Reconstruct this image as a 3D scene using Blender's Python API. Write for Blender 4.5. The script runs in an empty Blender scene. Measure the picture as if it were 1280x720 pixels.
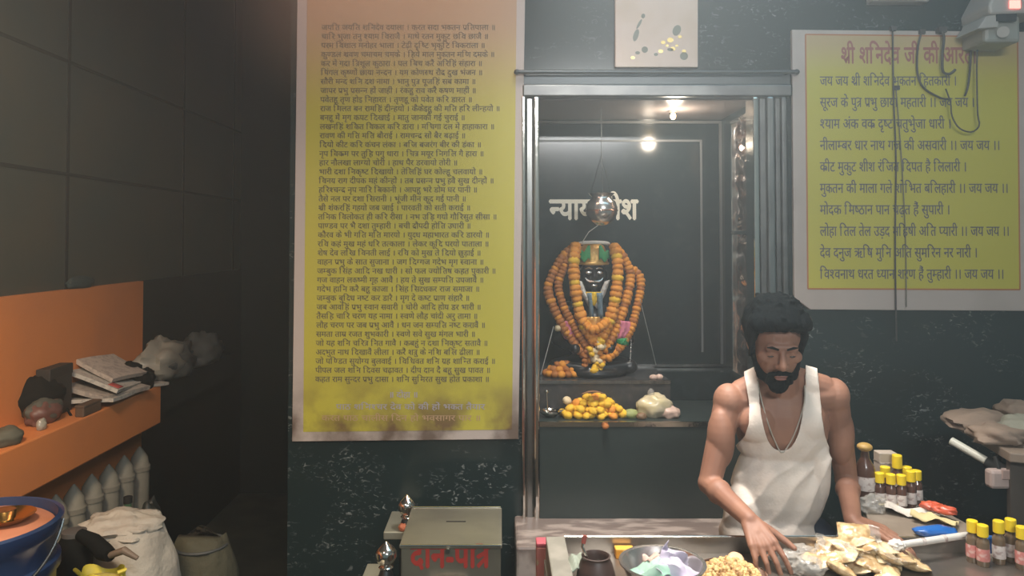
import bpy, bmesh, math, random
from mathutils import Vector, Matrix, noise, Euler
R = math.radians
C = bpy.context.scene.collection
SC = bpy.context.scene
random.seed(7)

# ------------------------------------------------------------------ camera, world, lights, exposure
F, CX0, HOR, CAMZ, PITCH = 950.0, 625.0, 300.0, 1.75, R(1.5)
CY0 = HOR - F * math.tan(PITCH)
cam_data = bpy.data.cameras.new('camera'); cam = bpy.data.objects.new('camera', cam_data); C.objects.link(cam)
cam_data.sensor_width = 36; cam_data.lens = F / 1280 * 36
cam_data.shift_x = (640 - CX0) / 1280; cam_data.shift_y = -(360 - CY0) / 1280
cam_data.clip_start = 0.05
cam.location = (0, 0, CAMZ); cam.rotation_euler = (R(90) + PITCH, 0, 0)
SC.camera = cam

w = bpy.data.worlds.new('world'); SC.world = w; w.use_nodes = True
w.node_tree.nodes['Background'].inputs[0].default_value = (0.62, 0.95, 1.0, 1)
w.node_tree.nodes['Background'].inputs[1].default_value = 0.15

def area(name, loc, target, size, size_y, power, col, spread=None):
    d = bpy.data.lights.new(name, 'AREA'); d.shape = 'RECTANGLE'; d.size = size; d.size_y = size_y
    d.energy = power; d.color = col
    o = bpy.data.objects.new(name, d); C.objects.link(o); o.location = loc
    o.rotation_euler = (Vector(target) - Vector(loc)).to_track_quat('-Z', 'Y').to_euler()
    if spread: d.spread = R(spread)
    return o
area('hall_tube_light', (0.50, 2.18, 3.44), (0.64, 2.26, 0.8), 1.2, 0.10, 25, (1.0, 0.93, 0.85), 66)
area('front_tube_light', (0.9, -1.0, 3.05), (0.3, 3.2, 1.2), 1.2, 0.12, 66, (0.95, 0.99, 1.0))
area('warm_side_lamp', (-0.95, 0.9, 2.5), (-1.8, 2.3, 0.75), 0.25, 0.25, 17, (1.0, 0.78, 0.54), 100)
area('cool_haze_fill', (1.0, 2.3, 3.42), (1.0, 2.5, 0.0), 2.0, 0.4, 8, (0.46, 0.80, 1.0))  # added cool fill that brightens the upper smoke, no fitting of its own
area('warm_ceiling_light', (-0.55, 2.45, 3.44), (-0.45, 2.6, 0.0), 0.5, 0.3, 7.0, (1.0, 0.50, 0.32))

vs = SC.view_settings
SC.display_settings.display_device = 'sRGB'
vs.view_transform = 'Standard'; vs.look = 'None'; vs.gamma = 1.0; vs.use_curve_mapping = False
vs.exposure = 0.0
SC.cycles.max_bounces = 6; SC.cycles.volume_bounces = 1; SC.cycles.volume_step_rate = 3.0
SC.cycles.transparent_max_bounces = 12

# ------------------------------------------------------------------ placing: a point at a given depth along the room, or on a given height
def ray(px, py):
    u = (px - CX0) / F; v = (CY0 - py) / F
    return Vector((u, math.cos(PITCH) - v * math.sin(PITCH), math.sin(PITCH) + v * math.cos(PITCH)))
def P(px, py, d):
    r = ray(px, py); return Vector((0, 0, CAMZ)) + r * (d / r.y)
def PZ(px, py, z):
    r = ray(px, py); return Vector((0, 0, CAMZ)) + r * ((z - CAMZ) / r.z)
def to_px(p):
    q = Vector(p) - Vector((0, 0, CAMZ))
    z = q.y * math.cos(PITCH) + q.z * math.sin(PITCH); y = -q.y * math.sin(PITCH) + q.z * math.cos(PITCH)
    return CX0 + F * q.x / z, CY0 - F * y / z

# ------------------------------------------------------------------ materials
def mat(name, col, rough=0.5, metal=0.0, vary=None, bump=None, coat=0.0, emit=None, alpha=None, trans=0.0, spec=None, stretch=(1, 1, 1)):
    m = bpy.data.materials.new(name); m.use_nodes = True; nt = m.node_tree; b = nt.nodes['Principled BSDF']
    b.inputs['Base Color'].default_value = (*col, 1); b.inputs['Roughness'].default_value = rough
    b.inputs['Metallic'].default_value = metal
    if coat: b.inputs['Coat Weight'].default_value = coat; b.inputs['Coat Roughness'].default_value = 0.12
    if spec is not None: b.inputs['Specular IOR Level'].default_value = spec
    if trans: b.inputs['Transmission Weight'].default_value = trans
    if alpha is not None: b.inputs['Alpha'].default_value = alpha
    if emit: b.inputs['Emission Color'].default_value = (*emit[:3], 1); b.inputs['Emission Strength'].default_value = emit[3]
    if vary or bump:
        tc = nt.nodes.new('ShaderNodeTexCoord'); mp = nt.nodes.new('ShaderNodeMapping'); mp.inputs['Scale'].default_value = stretch
        nt.links.new(tc.outputs['Object'], mp.inputs[0])
    if vary:
        sc_, col2, lo, hi = vary
        n = nt.nodes.new('ShaderNodeTexNoise'); n.inputs['Scale'].default_value = sc_; n.inputs['Detail'].default_value = 6
        nt.links.new(mp.outputs[0], n.inputs['Vector'])
        r = nt.nodes.new('ShaderNodeMapRange'); r.inputs[1].default_value = lo; r.inputs[2].default_value = hi
        nt.links.new(n.outputs['Fac'], r.inputs[0])
        mx = nt.nodes.new('ShaderNodeMix'); mx.data_type = 'RGBA'
        mx.inputs[6].default_value = (*col, 1); mx.inputs[7].default_value = (*col2, 1)
        nt.links.new(r.outputs[0], mx.inputs[0]); nt.links.new(mx.outputs[2], b.inputs['Base Color'])
    if bump:
        n2 = nt.nodes.new('ShaderNodeTexNoise'); n2.inputs['Scale'].default_value = bump[0]; n2.inputs['Detail'].default_value = 4
        nt.links.new(mp.outputs[0], n2.inputs['Vector'])
        bp = nt.nodes.new('ShaderNodeBump'); bp.inputs['Strength'].default_value = bump[1]; bp.inputs['Distance'].default_value = bump[2] if len(bump) > 2 else 0.01
        nt.links.new(n2.outputs['Fac'], bp.inputs['Height']); nt.links.new(bp.outputs[0], b.inputs['Normal'])
    return m

def granite(name, base, vein, rough=0.18):
    """polished black stone: scattered short pale flecks, clustered"""
    m = bpy.data.materials.new(name); m.use_nodes = True; nt = m.node_tree; b = nt.nodes['Principled BSDF']
    tc = nt.nodes.new('ShaderNodeTexCoord')
    def nz(scale, detail, dist, stretch):
        mp = nt.nodes.new('ShaderNodeMapping'); mp.inputs['Scale'].default_value = stretch
        nt.links.new(tc.outputs['Object'], mp.inputs[0])
        n = nt.nodes.new('ShaderNodeTexNoise'); n.inputs['Scale'].default_value = scale; n.inputs['Detail'].default_value = detail; n.inputs['Distortion'].default_value = dist
        nt.links.new(mp.outputs[0], n.inputs['Vector']); return n
    def rng(n, lo, hi):
        r = nt.nodes.new('ShaderNodeMapRange'); r.inputs[1].default_value = lo; r.inputs[2].default_value = hi
        nt.links.new(n.outputs['Fac'], r.inputs[0]); return r
    a = rng(nz(36, 3, 1.2, (1, 1, 1.7)), 0.58, 0.72); c = rng(nz(4.0, 3, 0.3, (1, 1, 1.8)), 0.46, 0.70)
    mu = nt.nodes.new('ShaderNodeMath'); mu.operation = 'MULTIPLY'
    nt.links.new(a.outputs[0], mu.inputs[0]); nt.links.new(c.outputs[0], mu.inputs[1])
    mx = nt.nodes.new('ShaderNodeMix'); mx.data_type = 'RGBA'; mx.inputs[6].default_value = (*base, 1); mx.inputs[7].default_value = (*vein, 1)
    nt.links.new(mu.outputs[0], mx.inputs[0]); nt.links.new(mx.outputs[2], b.inputs['Base Color'])
    b.inputs['Roughness'].default_value = rough
    return m

M = {}
M['granite'] = granite('black_granite', (0.011, 0.024, 0.025), (0.34, 0.37, 0.36))
M['granite_plain'] = mat('plain_black_granite', (0.012, 0.022, 0.024), 0.16, vary=(18, (0.026, 0.038, 0.040), 0.55, 0.8))
M['left_tile'] = mat('dark_left_tile', (0.064, 0.063, 0.049), 0.42, vary=(2.2, (0.043, 0.055, 0.051), 0.35, 0.65))
M['grout'] = mat('black_grout', (0.006, 0.007, 0.007), 0.8)
M['orange'] = mat('orange_paint', (0.58, 0.20, 0.060), 0.55, vary=(3, (0.50, 0.18, 0.065), 0.4, 0.7), bump=(30, 0.1))
M['dark_wall'] = mat('dark_aisle_surface', (0.011, 0.016, 0.018), 0.8, spec=0.15, vary=(1.5, (0.007, 0.012, 0.013), 0.4, 0.6))  # one dark colour for the aisle walls and the ledge beyond the orange
M['floor'] = mat('grey_floor', (0.045, 0.048, 0.040), 0.6, spec=0.2, vary=(6, (0.03, 0.034, 0.030), 0.4, 0.6))
M['ceil'] = mat('ceiling_paint', (0.16, 0.16, 0.17), 0.8)
M['steel'] = mat('brushed_steel', (0.36, 0.36, 0.35), 0.27, 1.0, vary=(9, (0.24, 0.24, 0.23), 0.4, 0.65), bump=(3, 0.08, 0.02), stretch=(6, 6, 0.5))
M['dark_steel'] = mat('dark_steel', (0.10, 0.11, 0.115), 0.42, 1.0)
M['chrome'] = mat('chrome', (0.72, 0.68, 0.62), 0.12, 1.0, bump=(40, 0.05))
M['header_steel'] = mat('dull_header_steel', (0.20, 0.20, 0.195), 0.38, 1.0, vary=(9, (0.14, 0.14, 0.14), 0.4, 0.65))
M['bowl_steel'] = mat('bright_steel', (0.64, 0.61, 0.57), 0.2, 0.9)
M['silver'] = mat('embossed_silver', (0.85, 0.72, 0.66), 0.17, 0.95, vary=(14, (0.30, 0.18, 0.14), 0.45, 0.6), bump=(30, 0.3, 0.01))
M['marble'] = mat('pink_brown_marble', (0.21, 0.165, 0.145), 0.3, vary=(9, (0.42, 0.35, 0.31), 0.48, 0.62), stretch=(1, 2.5, 1))
M['step_stone'] = mat('step_stone', (0.055, 0.054, 0.054), 0.25, vary=(25, (0.10, 0.09, 0.09), 0.5, 0.75))
M['board_white'] = mat('board_white', (0.50, 0.43, 0.39), 0.45, vary=(5, (0.43, 0.37, 0.33), 0.45, 0.7))
M['board_yellow'] = mat('board_yellow', (0.54, 0.49, 0.045), 0.42, vary=(2.5, (0.50, 0.44, 0.05), 0.4, 0.7))
M['ink'] = mat('dark_ink', (0.14, 0.12, 0.08), 0.6)
M['ink_blue'] = mat('blue_grey_ink', (0.11, 0.10, 0.125), 0.6)
M['ink_red'] = mat('red_ink', (0.36, 0.12, 0.10), 0.6)
M['ink_lilac'] = mat('lilac_ink', (0.40, 0.38, 0.46), 0.6)
M['ink_tan'] = mat('faded_pink_ink', (0.50, 0.33, 0.20), 0.6)
M['cream'] = mat('cream_letters', (0.90, 0.87, 0.74), 0.4)
M['box_red'] = mat('red_letters', (0.42, 0.045, 0.035), 0.5)

# ------------------------------------------------------------------ mesh builder
class MB:
    def __init__(self): self.b = bmesh.new()
    def box(self, lo, hi, mtx=None):
        lo, hi = Vector(lo), Vector(hi)
        T = Matrix.Translation((lo + hi) / 2) @ Matrix.Diagonal((*(hi - lo), 1))
        bmesh.ops.create_cube(self.b, size=1, matrix=(mtx @ T) if mtx else T); return self
    def ell(self, c, r, rot=None, seg=20, rings=12):
        T = Matrix.Translation(c) @ (rot.to_4x4() if rot else Matrix()) @ Matrix.Diagonal((*((r,) * 3 if isinstance(r, (int, float)) else r), 1))
        bmesh.ops.create_uvsphere(self.b, u_segments=seg, v_segments=rings, radius=1, matrix=T); return self
    def ring_loft(self, rings, cap0=True, cap1=True):
        vs_ = [[self.b.verts.new(p) for p in rg] for rg in rings]
        n = len(vs_[0])
        for i in range(len(vs_) - 1):
            for k in range(n):
                self.b.faces.new((vs_[i][k], vs_[i][(k + 1) % n], vs_[i + 1][(k + 1) % n], vs_[i + 1][k]))
        if cap0: self.b.faces.new(vs_[0][::-1])
        if cap1: self.b.faces.new(vs_[-1])
        return self
    def tube(self, pts, r, seg=10, caps=True):
        pts = [Vector(p) for p in pts]; n = len(pts)
        rs = r if isinstance(r, (list, tuple)) else [r] * n
        rings = []; up = None
        for i, p in enumerate(pts):
            t = (pts[min(i + 1, n - 1)] - pts[max(i - 1, 0)]).normalized()
            if up is None: up = t.orthogonal().normalized()
            up = (up - t * up.dot(t))
            up = up.normalized() if up.length > 1e-6 else t.orthogonal().normalized()
            s = t.cross(up)
            rings.append([p + (up * math.cos(a) + s * math.sin(a)) * rs[i] for a in [2 * math.pi * k / seg for k in range(seg)]])
        return self.ring_loft(rings, caps, caps)
    def cap(self, p0, p1, r0, r1, seg=14):
        """tapered limb with rounded ends"""
        p0, p1 = Vector(p0), Vector(p1); t = (p1 - p0).normalized()
        pts, rs = [], []
        for a in (80, 55, 28): pts.append(p0 - t * r0 * math.sin(R(a))); rs.append(r0 * math.cos(R(a)))
        for k in range(5): pts.append(p0.lerp(p1, k / 4)); rs.append(r0 + (r1 - r0) * k / 4)
        for a in (28, 55, 80): pts.append(p1 + t * r1 * math.sin(R(a))); rs.append(r1 * math.cos(R(a)))
        return self.tube(pts, rs, seg)
    def lathe(self, prof, c=(0, 0, 0), seg=28, caps=True, rot=None):
        c = Vector(c); rings = []
        for r, z in prof:
            rg = [Vector((r * math.cos(2 * math.pi * k / seg), r * math.sin(2 * math.pi * k / seg), z)) for k in range(seg)]
            if rot: rg = [rot @ p for p in rg]
            rings.append([c + p for p in rg])
        return self.ring_loft(rings, caps, caps)
    def prism(self, poly, thick):
        """poly: 3-D points of a flat outline; thick: extrusion vector"""
        a = [self.b.verts.new(p) for p in poly]; d = [self.b.verts.new(Vector(p) + Vector(thick)) for p in poly]
        n = len(a); self.b.faces.new(a); self.b.faces.new(d[::-1])
        for i in range(n): self.b.faces.new((a[i], d[i], d[(i + 1) % n], a[(i + 1) % n]))
        return self
    def grid(self, f, nu, nv, thick=None):
        v = [[self.b.verts.new(f(i / nu, j / nv)) for j in range(nv + 1)] for i in range(nu + 1)]
        for i in range(nu):
            for j in range(nv): self.b.faces.new((v[i][j], v[i + 1][j], v[i + 1][j + 1], v[i][j + 1]))
        return self
    def jitter(self, amp, scale, seed=0):
        for v in self.b.verts: v.co += noise.noise_vector(v.co * scale + Vector((seed * 3.7, seed * 1.3, seed))) * amp
        return self
    def mesh(self, name, m=None, smooth=True):
        bmesh.ops.recalc_face_normals(self.b, faces=self.b.faces)
        me = bpy.data.meshes.new(name); self.b.to_mesh(me); self.b.free()
        if m: me.materials.append(M[m] if isinstance(m, str) else m)
        if smooth:
            for p in me.polygons: p.use_smooth = True
        return me
    def build(self, name, m, parent=None, smooth=True, bevel=0.0, sub=0, solid=0.0, sharp=40):
        me = self.mesh(name, m, smooth)
        if smooth: me.set_sharp_from_angle(angle=R(sharp))
        o = bpy.data.objects.new(name, me); C.objects.link(o)
        if parent: o.parent = parent
        if solid:
            s = o.modifiers.new('solid', 'SOLIDIFY'); s.thickness = solid; s.offset = 0
        if bevel:
            b = o.modifiers.new('bevel', 'BEVEL'); b.width = bevel; b.segments = 2; b.limit_method = 'ANGLE'
        if sub:
            s = o.modifiers.new('sub', 'SUBSURF'); s.levels = sub; s.render_levels = sub
        return o

def tag(o, label, cat, group=None, kind=None):
    o['label'] = label; o['category'] = cat
    if group: o['group'] = group
    if kind: o['kind'] = kind
    return o
def empty(name, loc=(0, 0, 0), rz=0.0):
    o = bpy.data.objects.new(name, None); C.objects.link(o); o.location = loc; o.rotation_euler = (0, 0, rz); o.empty_display_size = 0.05
    return o
def struct(o, label=None, cat=None):
    o['kind'] = 'structure'
    if label: o['label'] = label; o['category'] = cat
    return o
def copy_tree(o, loc=None, rz=None, parent=None, rot=None):
    c = o.copy(); C.objects.link(c)
    if parent is not None: c.parent = parent
    for ch in [x for x in C.objects if x.parent == o]: copy_tree(ch, parent=c)
    if loc is not None: c.location = loc
    if rz is not None: c.rotation_euler = (0, 0, rz)
    if rot is not None: c.rotation_euler = rot
    return c

# ------------------------------------------------------------------ Devanagari lettering
FONT_ = {}
def _text_mesh(s, off):
    d = bpy.data.curves.new('glyph', 'FONT'); d.body = s; d.size = 1.0; d.resolution_u = 2; d.offset = off
    o = bpy.data.objects.new('glyph', d); C.objects.link(o)
    bpy.context.view_layer.update()
    me = bpy.data.meshes.new_from_object(o.evaluated_get(bpy.context.evaluated_depsgraph_get()))
    vs_ = [(v.co.x, v.co.y) for v in me.vertices]; fs = [tuple(p.vertices) for p in me.polygons]
    bpy.data.objects.remove(o); bpy.data.curves.remove(d); bpy.data.meshes.remove(me)
    return vs_, fs
def glyph(ch, off):
    off = 0.0; k = ch
    if k not in FONT_:
        vs_, fs = _text_mesh(ch, off)
        e, _ = _text_mesh(ch + '।', off); dd, _ = _text_mesh('।', off)
        FONT_[k] = (vs_, fs, max(x for x, y in e) - max(x for x, y in dd))
    return FONT_[k]
STEM = set('खगघचजझञणतथधनपबभमयलवशषस')
MATRA_UP = set('ािीुूृेैोौंँॅ')
def clip_x(vs_, fs, xm):
    out_v, out_f = [], []
    for f in fs:
        poly = [vs_[i] for i in f]; res = []
        for i in range(len(poly)):
            a, b = poly[i], poly[(i + 1) % len(poly)]
            if a[0] <= xm: res.append(a)
            if (a[0] <= xm) != (b[0] <= xm):
                t = (xm - a[0]) / (b[0] - a[0]); res.append((xm, a[1] + t * (b[1] - a[1])))
        if len(res) >= 3:
            out_f.append(tuple(range(len(out_v), len(out_v) + len(res)))); out_v += res
    return out_v, out_f
def stem_left(vs_, adv):
    xs = sorted(x for x, y in vs_ if y < 0.06)
    r_ = xs[-1]; c = [x for x in xs if r_ - 0.16 < x < r_ - 0.02]
    return min(c) if c else adv - 0.15
def layout(s, off=0.0):
    """verts, faces, width of a Devanagari string of size 1 (half letters, reph, rakar and the short i are placed by hand)"""
    V, Fc = [], []; x = 0.0
    def put(vs_, fs, dx, dy=0.0, sx=1.0):
        b = len(V); V.extend((dx + vx * sx, dy + vy) for vx, vy in vs_); Fc.extend(tuple(b + i for i in f) for f in fs)
    i = 0; n = len(s)
    while i < n:
        ch = s[i]
        if ch == ' ': x += 0.30; i += 1; continue
        if '\u0915' <= ch <= '\u0939' or '\u0904' <= ch <= '\u0914' or '\u0958' <= ch <= '\u095f':
            cl = [ch]; i += 1
            while i < n and s[i] == '\u093c': cl[-1] += s[i]; i += 1
            while i + 1 < n and s[i] == '\u094d' and '\u0915' <= s[i + 1] <= '\u0939':
                cl.append(s[i + 1]); i += 2
            if i < n and s[i] == '\u094d': cl[-1] += s[i]; i += 1
            marks = []
            while i < n and s[i] in MATRA_UP: marks.append(s[i]); i += 1
            reph = len(cl) > 1 and cl[0] == 'र'
            if reph: cl = cl[1:]
            if 'ि' in marks:
                g = glyph('ि', off); put(g[0], g[1], x); x += g[2]
            rak = len(cl) > 1 and cl[-1] == 'र'
            if rak: cl = cl[:-1]
            if rak and cl == ['त']:
                g = glyph('ा', off); rak = False
                sl = 0.26 + stem_left(g[0], g[2]); hb = 0.26 + min(vx for vx, vy in g[0])
                put([(0, 0.58), (hb, 0.58), (hb, 0.655), (0, 0.655)], [(0, 1, 2, 3)], x)
                put([(0.03, 0.32), (0.09, 0.27), (sl, 0.38), (sl, 0.46)], [(0, 1, 2, 3)], x); put([(0.06, 0.06), (0.11, 0.0), (sl, 0.22), (sl, 0.30)], [(0, 1, 2, 3)], x)
                cl = ['ा']; x += 0.26
            for k, c in enumerate(cl):
                g = glyph(c, off); 
                if k < len(cl) - 1 and c in STEM:
                    mx = stem_left(g[0], g[2]) - 0.004
                    v2, f2 = clip_x(g[0], g[1], mx); put(v2, f2, x); x += mx
                elif k < len(cl) - 1:
                    put(g[0], g[1], x, 0, 0.86); x += g[2] * 0.84
                else:
                    put(g[0], g[1], x); x += g[2]
            if rak:
                t = 0.035 + off
                put([(-0.36, 0.03), (-0.12, 0.19), (-0.12, 0.19 + 2.4 * t), (-0.36 - t * 0.6, 0.03 + 2 * t)], [(0, 1, 2, 3)], x)
            for m_ in marks:
                if m_ == 'ि': continue
                g = glyph(m_, off); put(g[0], g[1], x); x += g[2]
            if reph:
                g = glyph('े', off); put(g[0], g[1], x)
            continue
        g = glyph(ch, off); put(g[0], g[1], x); x += g[2]; i += 1
    return V, Fc, x
def lettering(name, s, m, origin, ux, uz, height=None, width=None, off=0.0, parent=None, xs=1.0):
    """flat printed letters: origin = left end of the base line, ux / uz = unit directions along the text and up"""
    V, Fc, wd = layout(s, off)
    sz = height if height else width / wd
    sx = (width / wd) if width else sz * xs
    me = bpy.data.meshes.new(name); o0, ux, uz = Vector(origin), Vector(ux), Vector(uz)
    copies = [(0, 0)] if off < 0.004 else [(-off, 0), (off, 0), (0, off), (0, -off)] if off > 0.015 else [(-off, 0), (off, 0)]
    nv = len(V); out = ux.cross(uz).normalized() * -1   # heavier strokes: the letters struck several times, a hair apart
    me.from_pydata([o0 + ux * ((a + p_) * sx) + uz * ((b + q_) * sz) - out * (-0.00015 * k) for k, (p_, q_) in enumerate(copies) for a, b in V], [], [tuple(i + k * nv for i in f) for k in range(len(copies)) for f in Fc]); me.materials.append(M[m])
    o = bpy.data.objects.new(name, me); C.objects.link(o)
    if parent: o.parent = parent
    return o

# ------------------------------------------------------------------ the room
WD = 3.20          # front wall plane
XL = -1.78         # left wall
struct(MB().box((-3.0, -2.5, -0.1), (4.2, 5.6, 0.0)).build('floor', 'floor', smooth=False), 'grey stone floor of the shrine hall', 'floor')
struct(MB().box((-3.0, -1.5, 3.50), (4.2, 5.6, 3.6)).build('ceiling', 'ceil', smooth=False), 'dim ceiling above the shrine', 'ceiling')
NX0, NX1, NZ0, NZ1, NB = 0.105, 1.215, 0.60, 2.395, 3.75
wb = MB()
wb.box((-0.886, WD, 0), (NX0, 5.4, 3.5)); wb.box((NX1, WD, 0), (4.0, 4.2, 3.5)); wb.box((NX0, WD, NZ1), (NX1, 4.2, 3.5))
struct(wb.build('wall_back', 'granite', smooth=False), 'polished black granite wall flecked with white around the shrine opening', 'wall')
# recess
nx0, nx1, nzt = 0.165, 1.095, 2.345
nb = MB()
nb.box((nx0 - 0.06, NB, 0.0), (nx1 + 0.12, NB + 0.1, nzt + 0.05))
nb.box((nx0 - 0.06, WD + 0.02, 0.0), (nx0, NB, nzt + 0.05)); nb.box((nx1, WD + 0.02, 0), (nx1 + 0.12, NB, nzt + 0.05))
niche = struct(nb.build('wall_niche', 'granite_plain', smooth=False), 'plain dark stone walls lining the shrine recess', 'wall')
struct(MB().box((nx0 - 0.06, WD + 0.02, nzt), (nx1 + 0.12, NB + 0.05, nzt + 0.04)).build('ceiling_niche', mat('niche_ceiling', (0.20, 0.17, 0.16), 0.25), smooth=False), 'polished ceiling of the shrine recess', 'ceiling')
# inlaid border line on the recess wall
M['inlay'] = mat('pale_inlay', (0.16, 0.165, 0.165), 0.35)
fr = MB(); a = P(660, 176, NB); b = P(876, 176, NB); c = P(876, 440, NB)
fr.box((a.x, NB - 0.004, a.z - 0.005), (b.x, NB + 0.002, a.z + 0.005)); fr.box((b.x - 0.005, NB - 0.004, c.z), (b.x + 0.005, NB + 0.002, b.z + 0.005))
fr.build('inlay_line', 'inlay', niche, smooth=False)
fr2 = MB(); a = P(660, 153, NB); b = P(900, 153, NB)
fr2.box((nx0, NB - 0.008, a.z - 0.006), (nx1, NB + 0.002, a.z + 0.006)); fr2.box((nx1 - 0.012, NB - 0.008, 1.14), (nx1 + 0.002, NB + 0.002, a.z))
fr2.build('cornice_line', 'inlay', niche, smooth=False)
a = P(687, 274, NB - 0.004); b = P(797, 274, NB - 0.004); t = P(687, 249, NB - 0.004)
lettering('lettering', 'न्यायाधीश', 'cream', a, (1, 0, 0), (0, 0, 1), height=(t.z - a.z) / 0.66, width=b.x - a.x, off=0.032, parent=niche)
# steps inside the recess
p = P(700, 525, WD + 0.01)
Z1 = p.z; Z2 = P(700, 476, 3.36).z
struct(MB().box((nx0, WD - 0.03, NZ0), (nx1, NB, Z1)).build('altar_plinth', mat('plinth_stone', (0.030, 0.042, 0.040), 0.3), smooth=False), 'plain dark plinth under the flower offerings', 'plinth')
e = P(838, 476, 3.36).x
struct(MB().box((nx0, 3.36, Z1), (e, NB, Z2)).build('altar_step', 'step_stone', smooth=False), 'dark stone step carrying the garlanded idol', 'step')
struct(MB().box((e, 3.60, Z1), (nx1, NB, Z2 - 0.004)).build('altar_side_step', 'granite_plain', smooth=False), 'dark side block right of the idol step', 'step')
st = empty('step_edge'); struct(st, 'thin polished steel edging along the altar plinth', 'edging')
MB().box((nx0, WD - 0.034, Z1 - 0.018), (nx1, WD - 0.026, Z1 + 0.003)).build('edge_strip', 'chrome', st, smooth=False)
st = empty('step_edge'); struct(st, 'thin steel edging along the idol step', 'edging')
MB().box((nx0, 3.354, Z2 - 0.012), (e, 3.364, Z2 + 0.003)).build('edge_strip', 'steel', st, smooth=False)
st = empty('step_edge'); struct(st, 'thin steel edging along the back of the altar', 'edging')
MB().box((P(770, 457, 3.70).x, NB - 0.02, Z2), (nx1, NB, Z2 + 0.012)).build('edge_strip', 'steel', st, smooth=False)
struct(MB().box((0.06, 2.88, 0.0), (1.30, WD + 0.01, NZ0)).build('altar_sill', 'marble', smooth=False, bevel=0.01), 'veined pinkish brown marble sill below the shrine opening', 'sill')

# steel door frame around the opening
def strips(name, label, xs, z0, z1, d0=WD):
    o = empty(name); struct(o, label, 'trim')
    for px0, px1, dep, m_ in xs:
        x0, x1 = P(px0, 400, d0 - dep).x, P(px1, 400, d0 - dep).x
        MB().box((x0, d0 - dep, z0), (x1, d0 + 0.08, z1)).build('strip', m_, o, smooth=False, bevel=min(0.008, (x1 - x0) * 0.3))
    return o
zt = P(700, 122, WD).z
strips('trim_1', 'polished steel left jamb of the shrine opening', [(652.5, 657, 0.03, 'chrome'), (657, 667.5, 0.016, 'steel'), (667.5, 674.5, 0.03, 'chrome')], 0.0, zt)
strips('trim_2', 'ribbed steel right jamb of the shrine opening', [(944, 951, 0.026, 'chrome'), (951.5, 961, 0.012, 'header_steel'), (961.5, 971, 0.03, 'steel'), (971.5, 979, 0.012, 'header_steel'), (979.5, 987, 0.026, 'header_steel')], 0.0, zt)
hd = empty('trim_3'); struct(hd, 'steel header band across the top of the shrine opening', 'trim')
x0, x1 = P(653, 100, WD).x, P(987, 100, WD).x
MB().box((x0, WD - 0.03, zt), (x1, WD + 0.1, P(700, 107, WD).z)).build('lower_band', 'header_steel', hd, smooth=False, bevel=0.006)
MB().box((x0, WD - 0.012, P(700, 107, WD).z), (x1, WD + 0.1, P(700, 93, WD).z)).build('upper_band', 'dark_steel', hd, smooth=False, bevel=0.004)
rod = empty('curtain_rod'); tag(rod, 'thin grey rod across the top of the shrine opening', 'rod', kind='thing')
a, b = P(646, 90, WD - 0.045), P(996, 90, WD - 0.045)
MB().tube([a, b], 0.009, 12).build('rod', 'dark_steel', rod)
for q in (a, b): MB().ell(q, 0.012, seg=12, rings=8).build('end_knob', 'dark_steel', rod)
for q in (a.lerp(b, 0.03), a.lerp(b, 0.97)): MB().tube([q, q + Vector((0, 0.05, 0))], 0.007, 8).build('bracket', 'dark_steel', rod)

# embossed silver panel on the right reveal
xs_, ya, yb = nx1 - 0.001, WD + 0.05, 3.525
za, zb = 0.98 + 0.15, 2.30
sp = empty('silver_panel', (xs_, ya, za)); tag(sp, 'embossed silver panel on the right side of the recess', 'panel', kind='thing')
def emb(u, v):
    y = u * (yb - ya); z = v * (zb - za)
    k = v * 6
    vine = math.sin(k * 2 * math.pi + 2.2 * math.sin(u * 5.5)) * math.sin(u * math.pi)
    h = 0.008 + 0.014 * max(0, vine) + 0.016 * noise.noise(Vector((u * 5, v * 30, 2.0))) * math.sin(u * math.pi)
    return Vector((-h, y, z))
MB().grid(emb, 22, 150).build('embossed_sheet', 'silver', sp, sharp=80)
MB().box((-0.022, -0.004, 0), (0.0, 0.014, zb - za)).build('frame_strip', 'chrome', sp, smooth=False, bevel=0.003)
MB().box((-0.022, yb - ya - 0.012, 0), (0.0, yb - ya + 0.004, zb - za)).build('frame_strip', 'chrome', sp, smooth=False, bevel=0.003)
for f_ in (0.0, 0.55, 0.985): MB().box((-0.024, 0, f_ * (zb - za)), (0, yb - ya, f_ * (zb - za) + 0.02)).build('cross_strip', 'chrome', sp, smooth=False, bevel=0.003)

# recess lamp
lp = empty('ceiling_lamp', (P(840, 130, 3.5).x, 3.48, nzt)); tag(lp, 'small glowing bulb on the recess ceiling', 'lamp', kind='thing')
MB().lathe([(0.018, 0.0), (0.02, -0.012), (0.014, -0.016)]).build('socket', 'chrome', lp)
MB().ell((0, 0, -0.026), (0.013, 0.013, 0.016)).build('bulb', mat('bulb_glow', (1, 0.8, 0.5), 0.4, emit=(1, 0.72, 0.38, 9)), lp)
d_ = bpy.data.lights.new('recess_lamp_light', 'POINT'); d_.energy = 5.0; d_.color = (1.0, 0.86, 0.68); d_.shadow_soft_size = 0.03
lo_ = bpy.data.objects.new('recess_lamp_light', d_); C.objects.link(lo_); lo_.location = (lp.location.x, lp.location.y - 0.04, nzt - 0.08)

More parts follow.
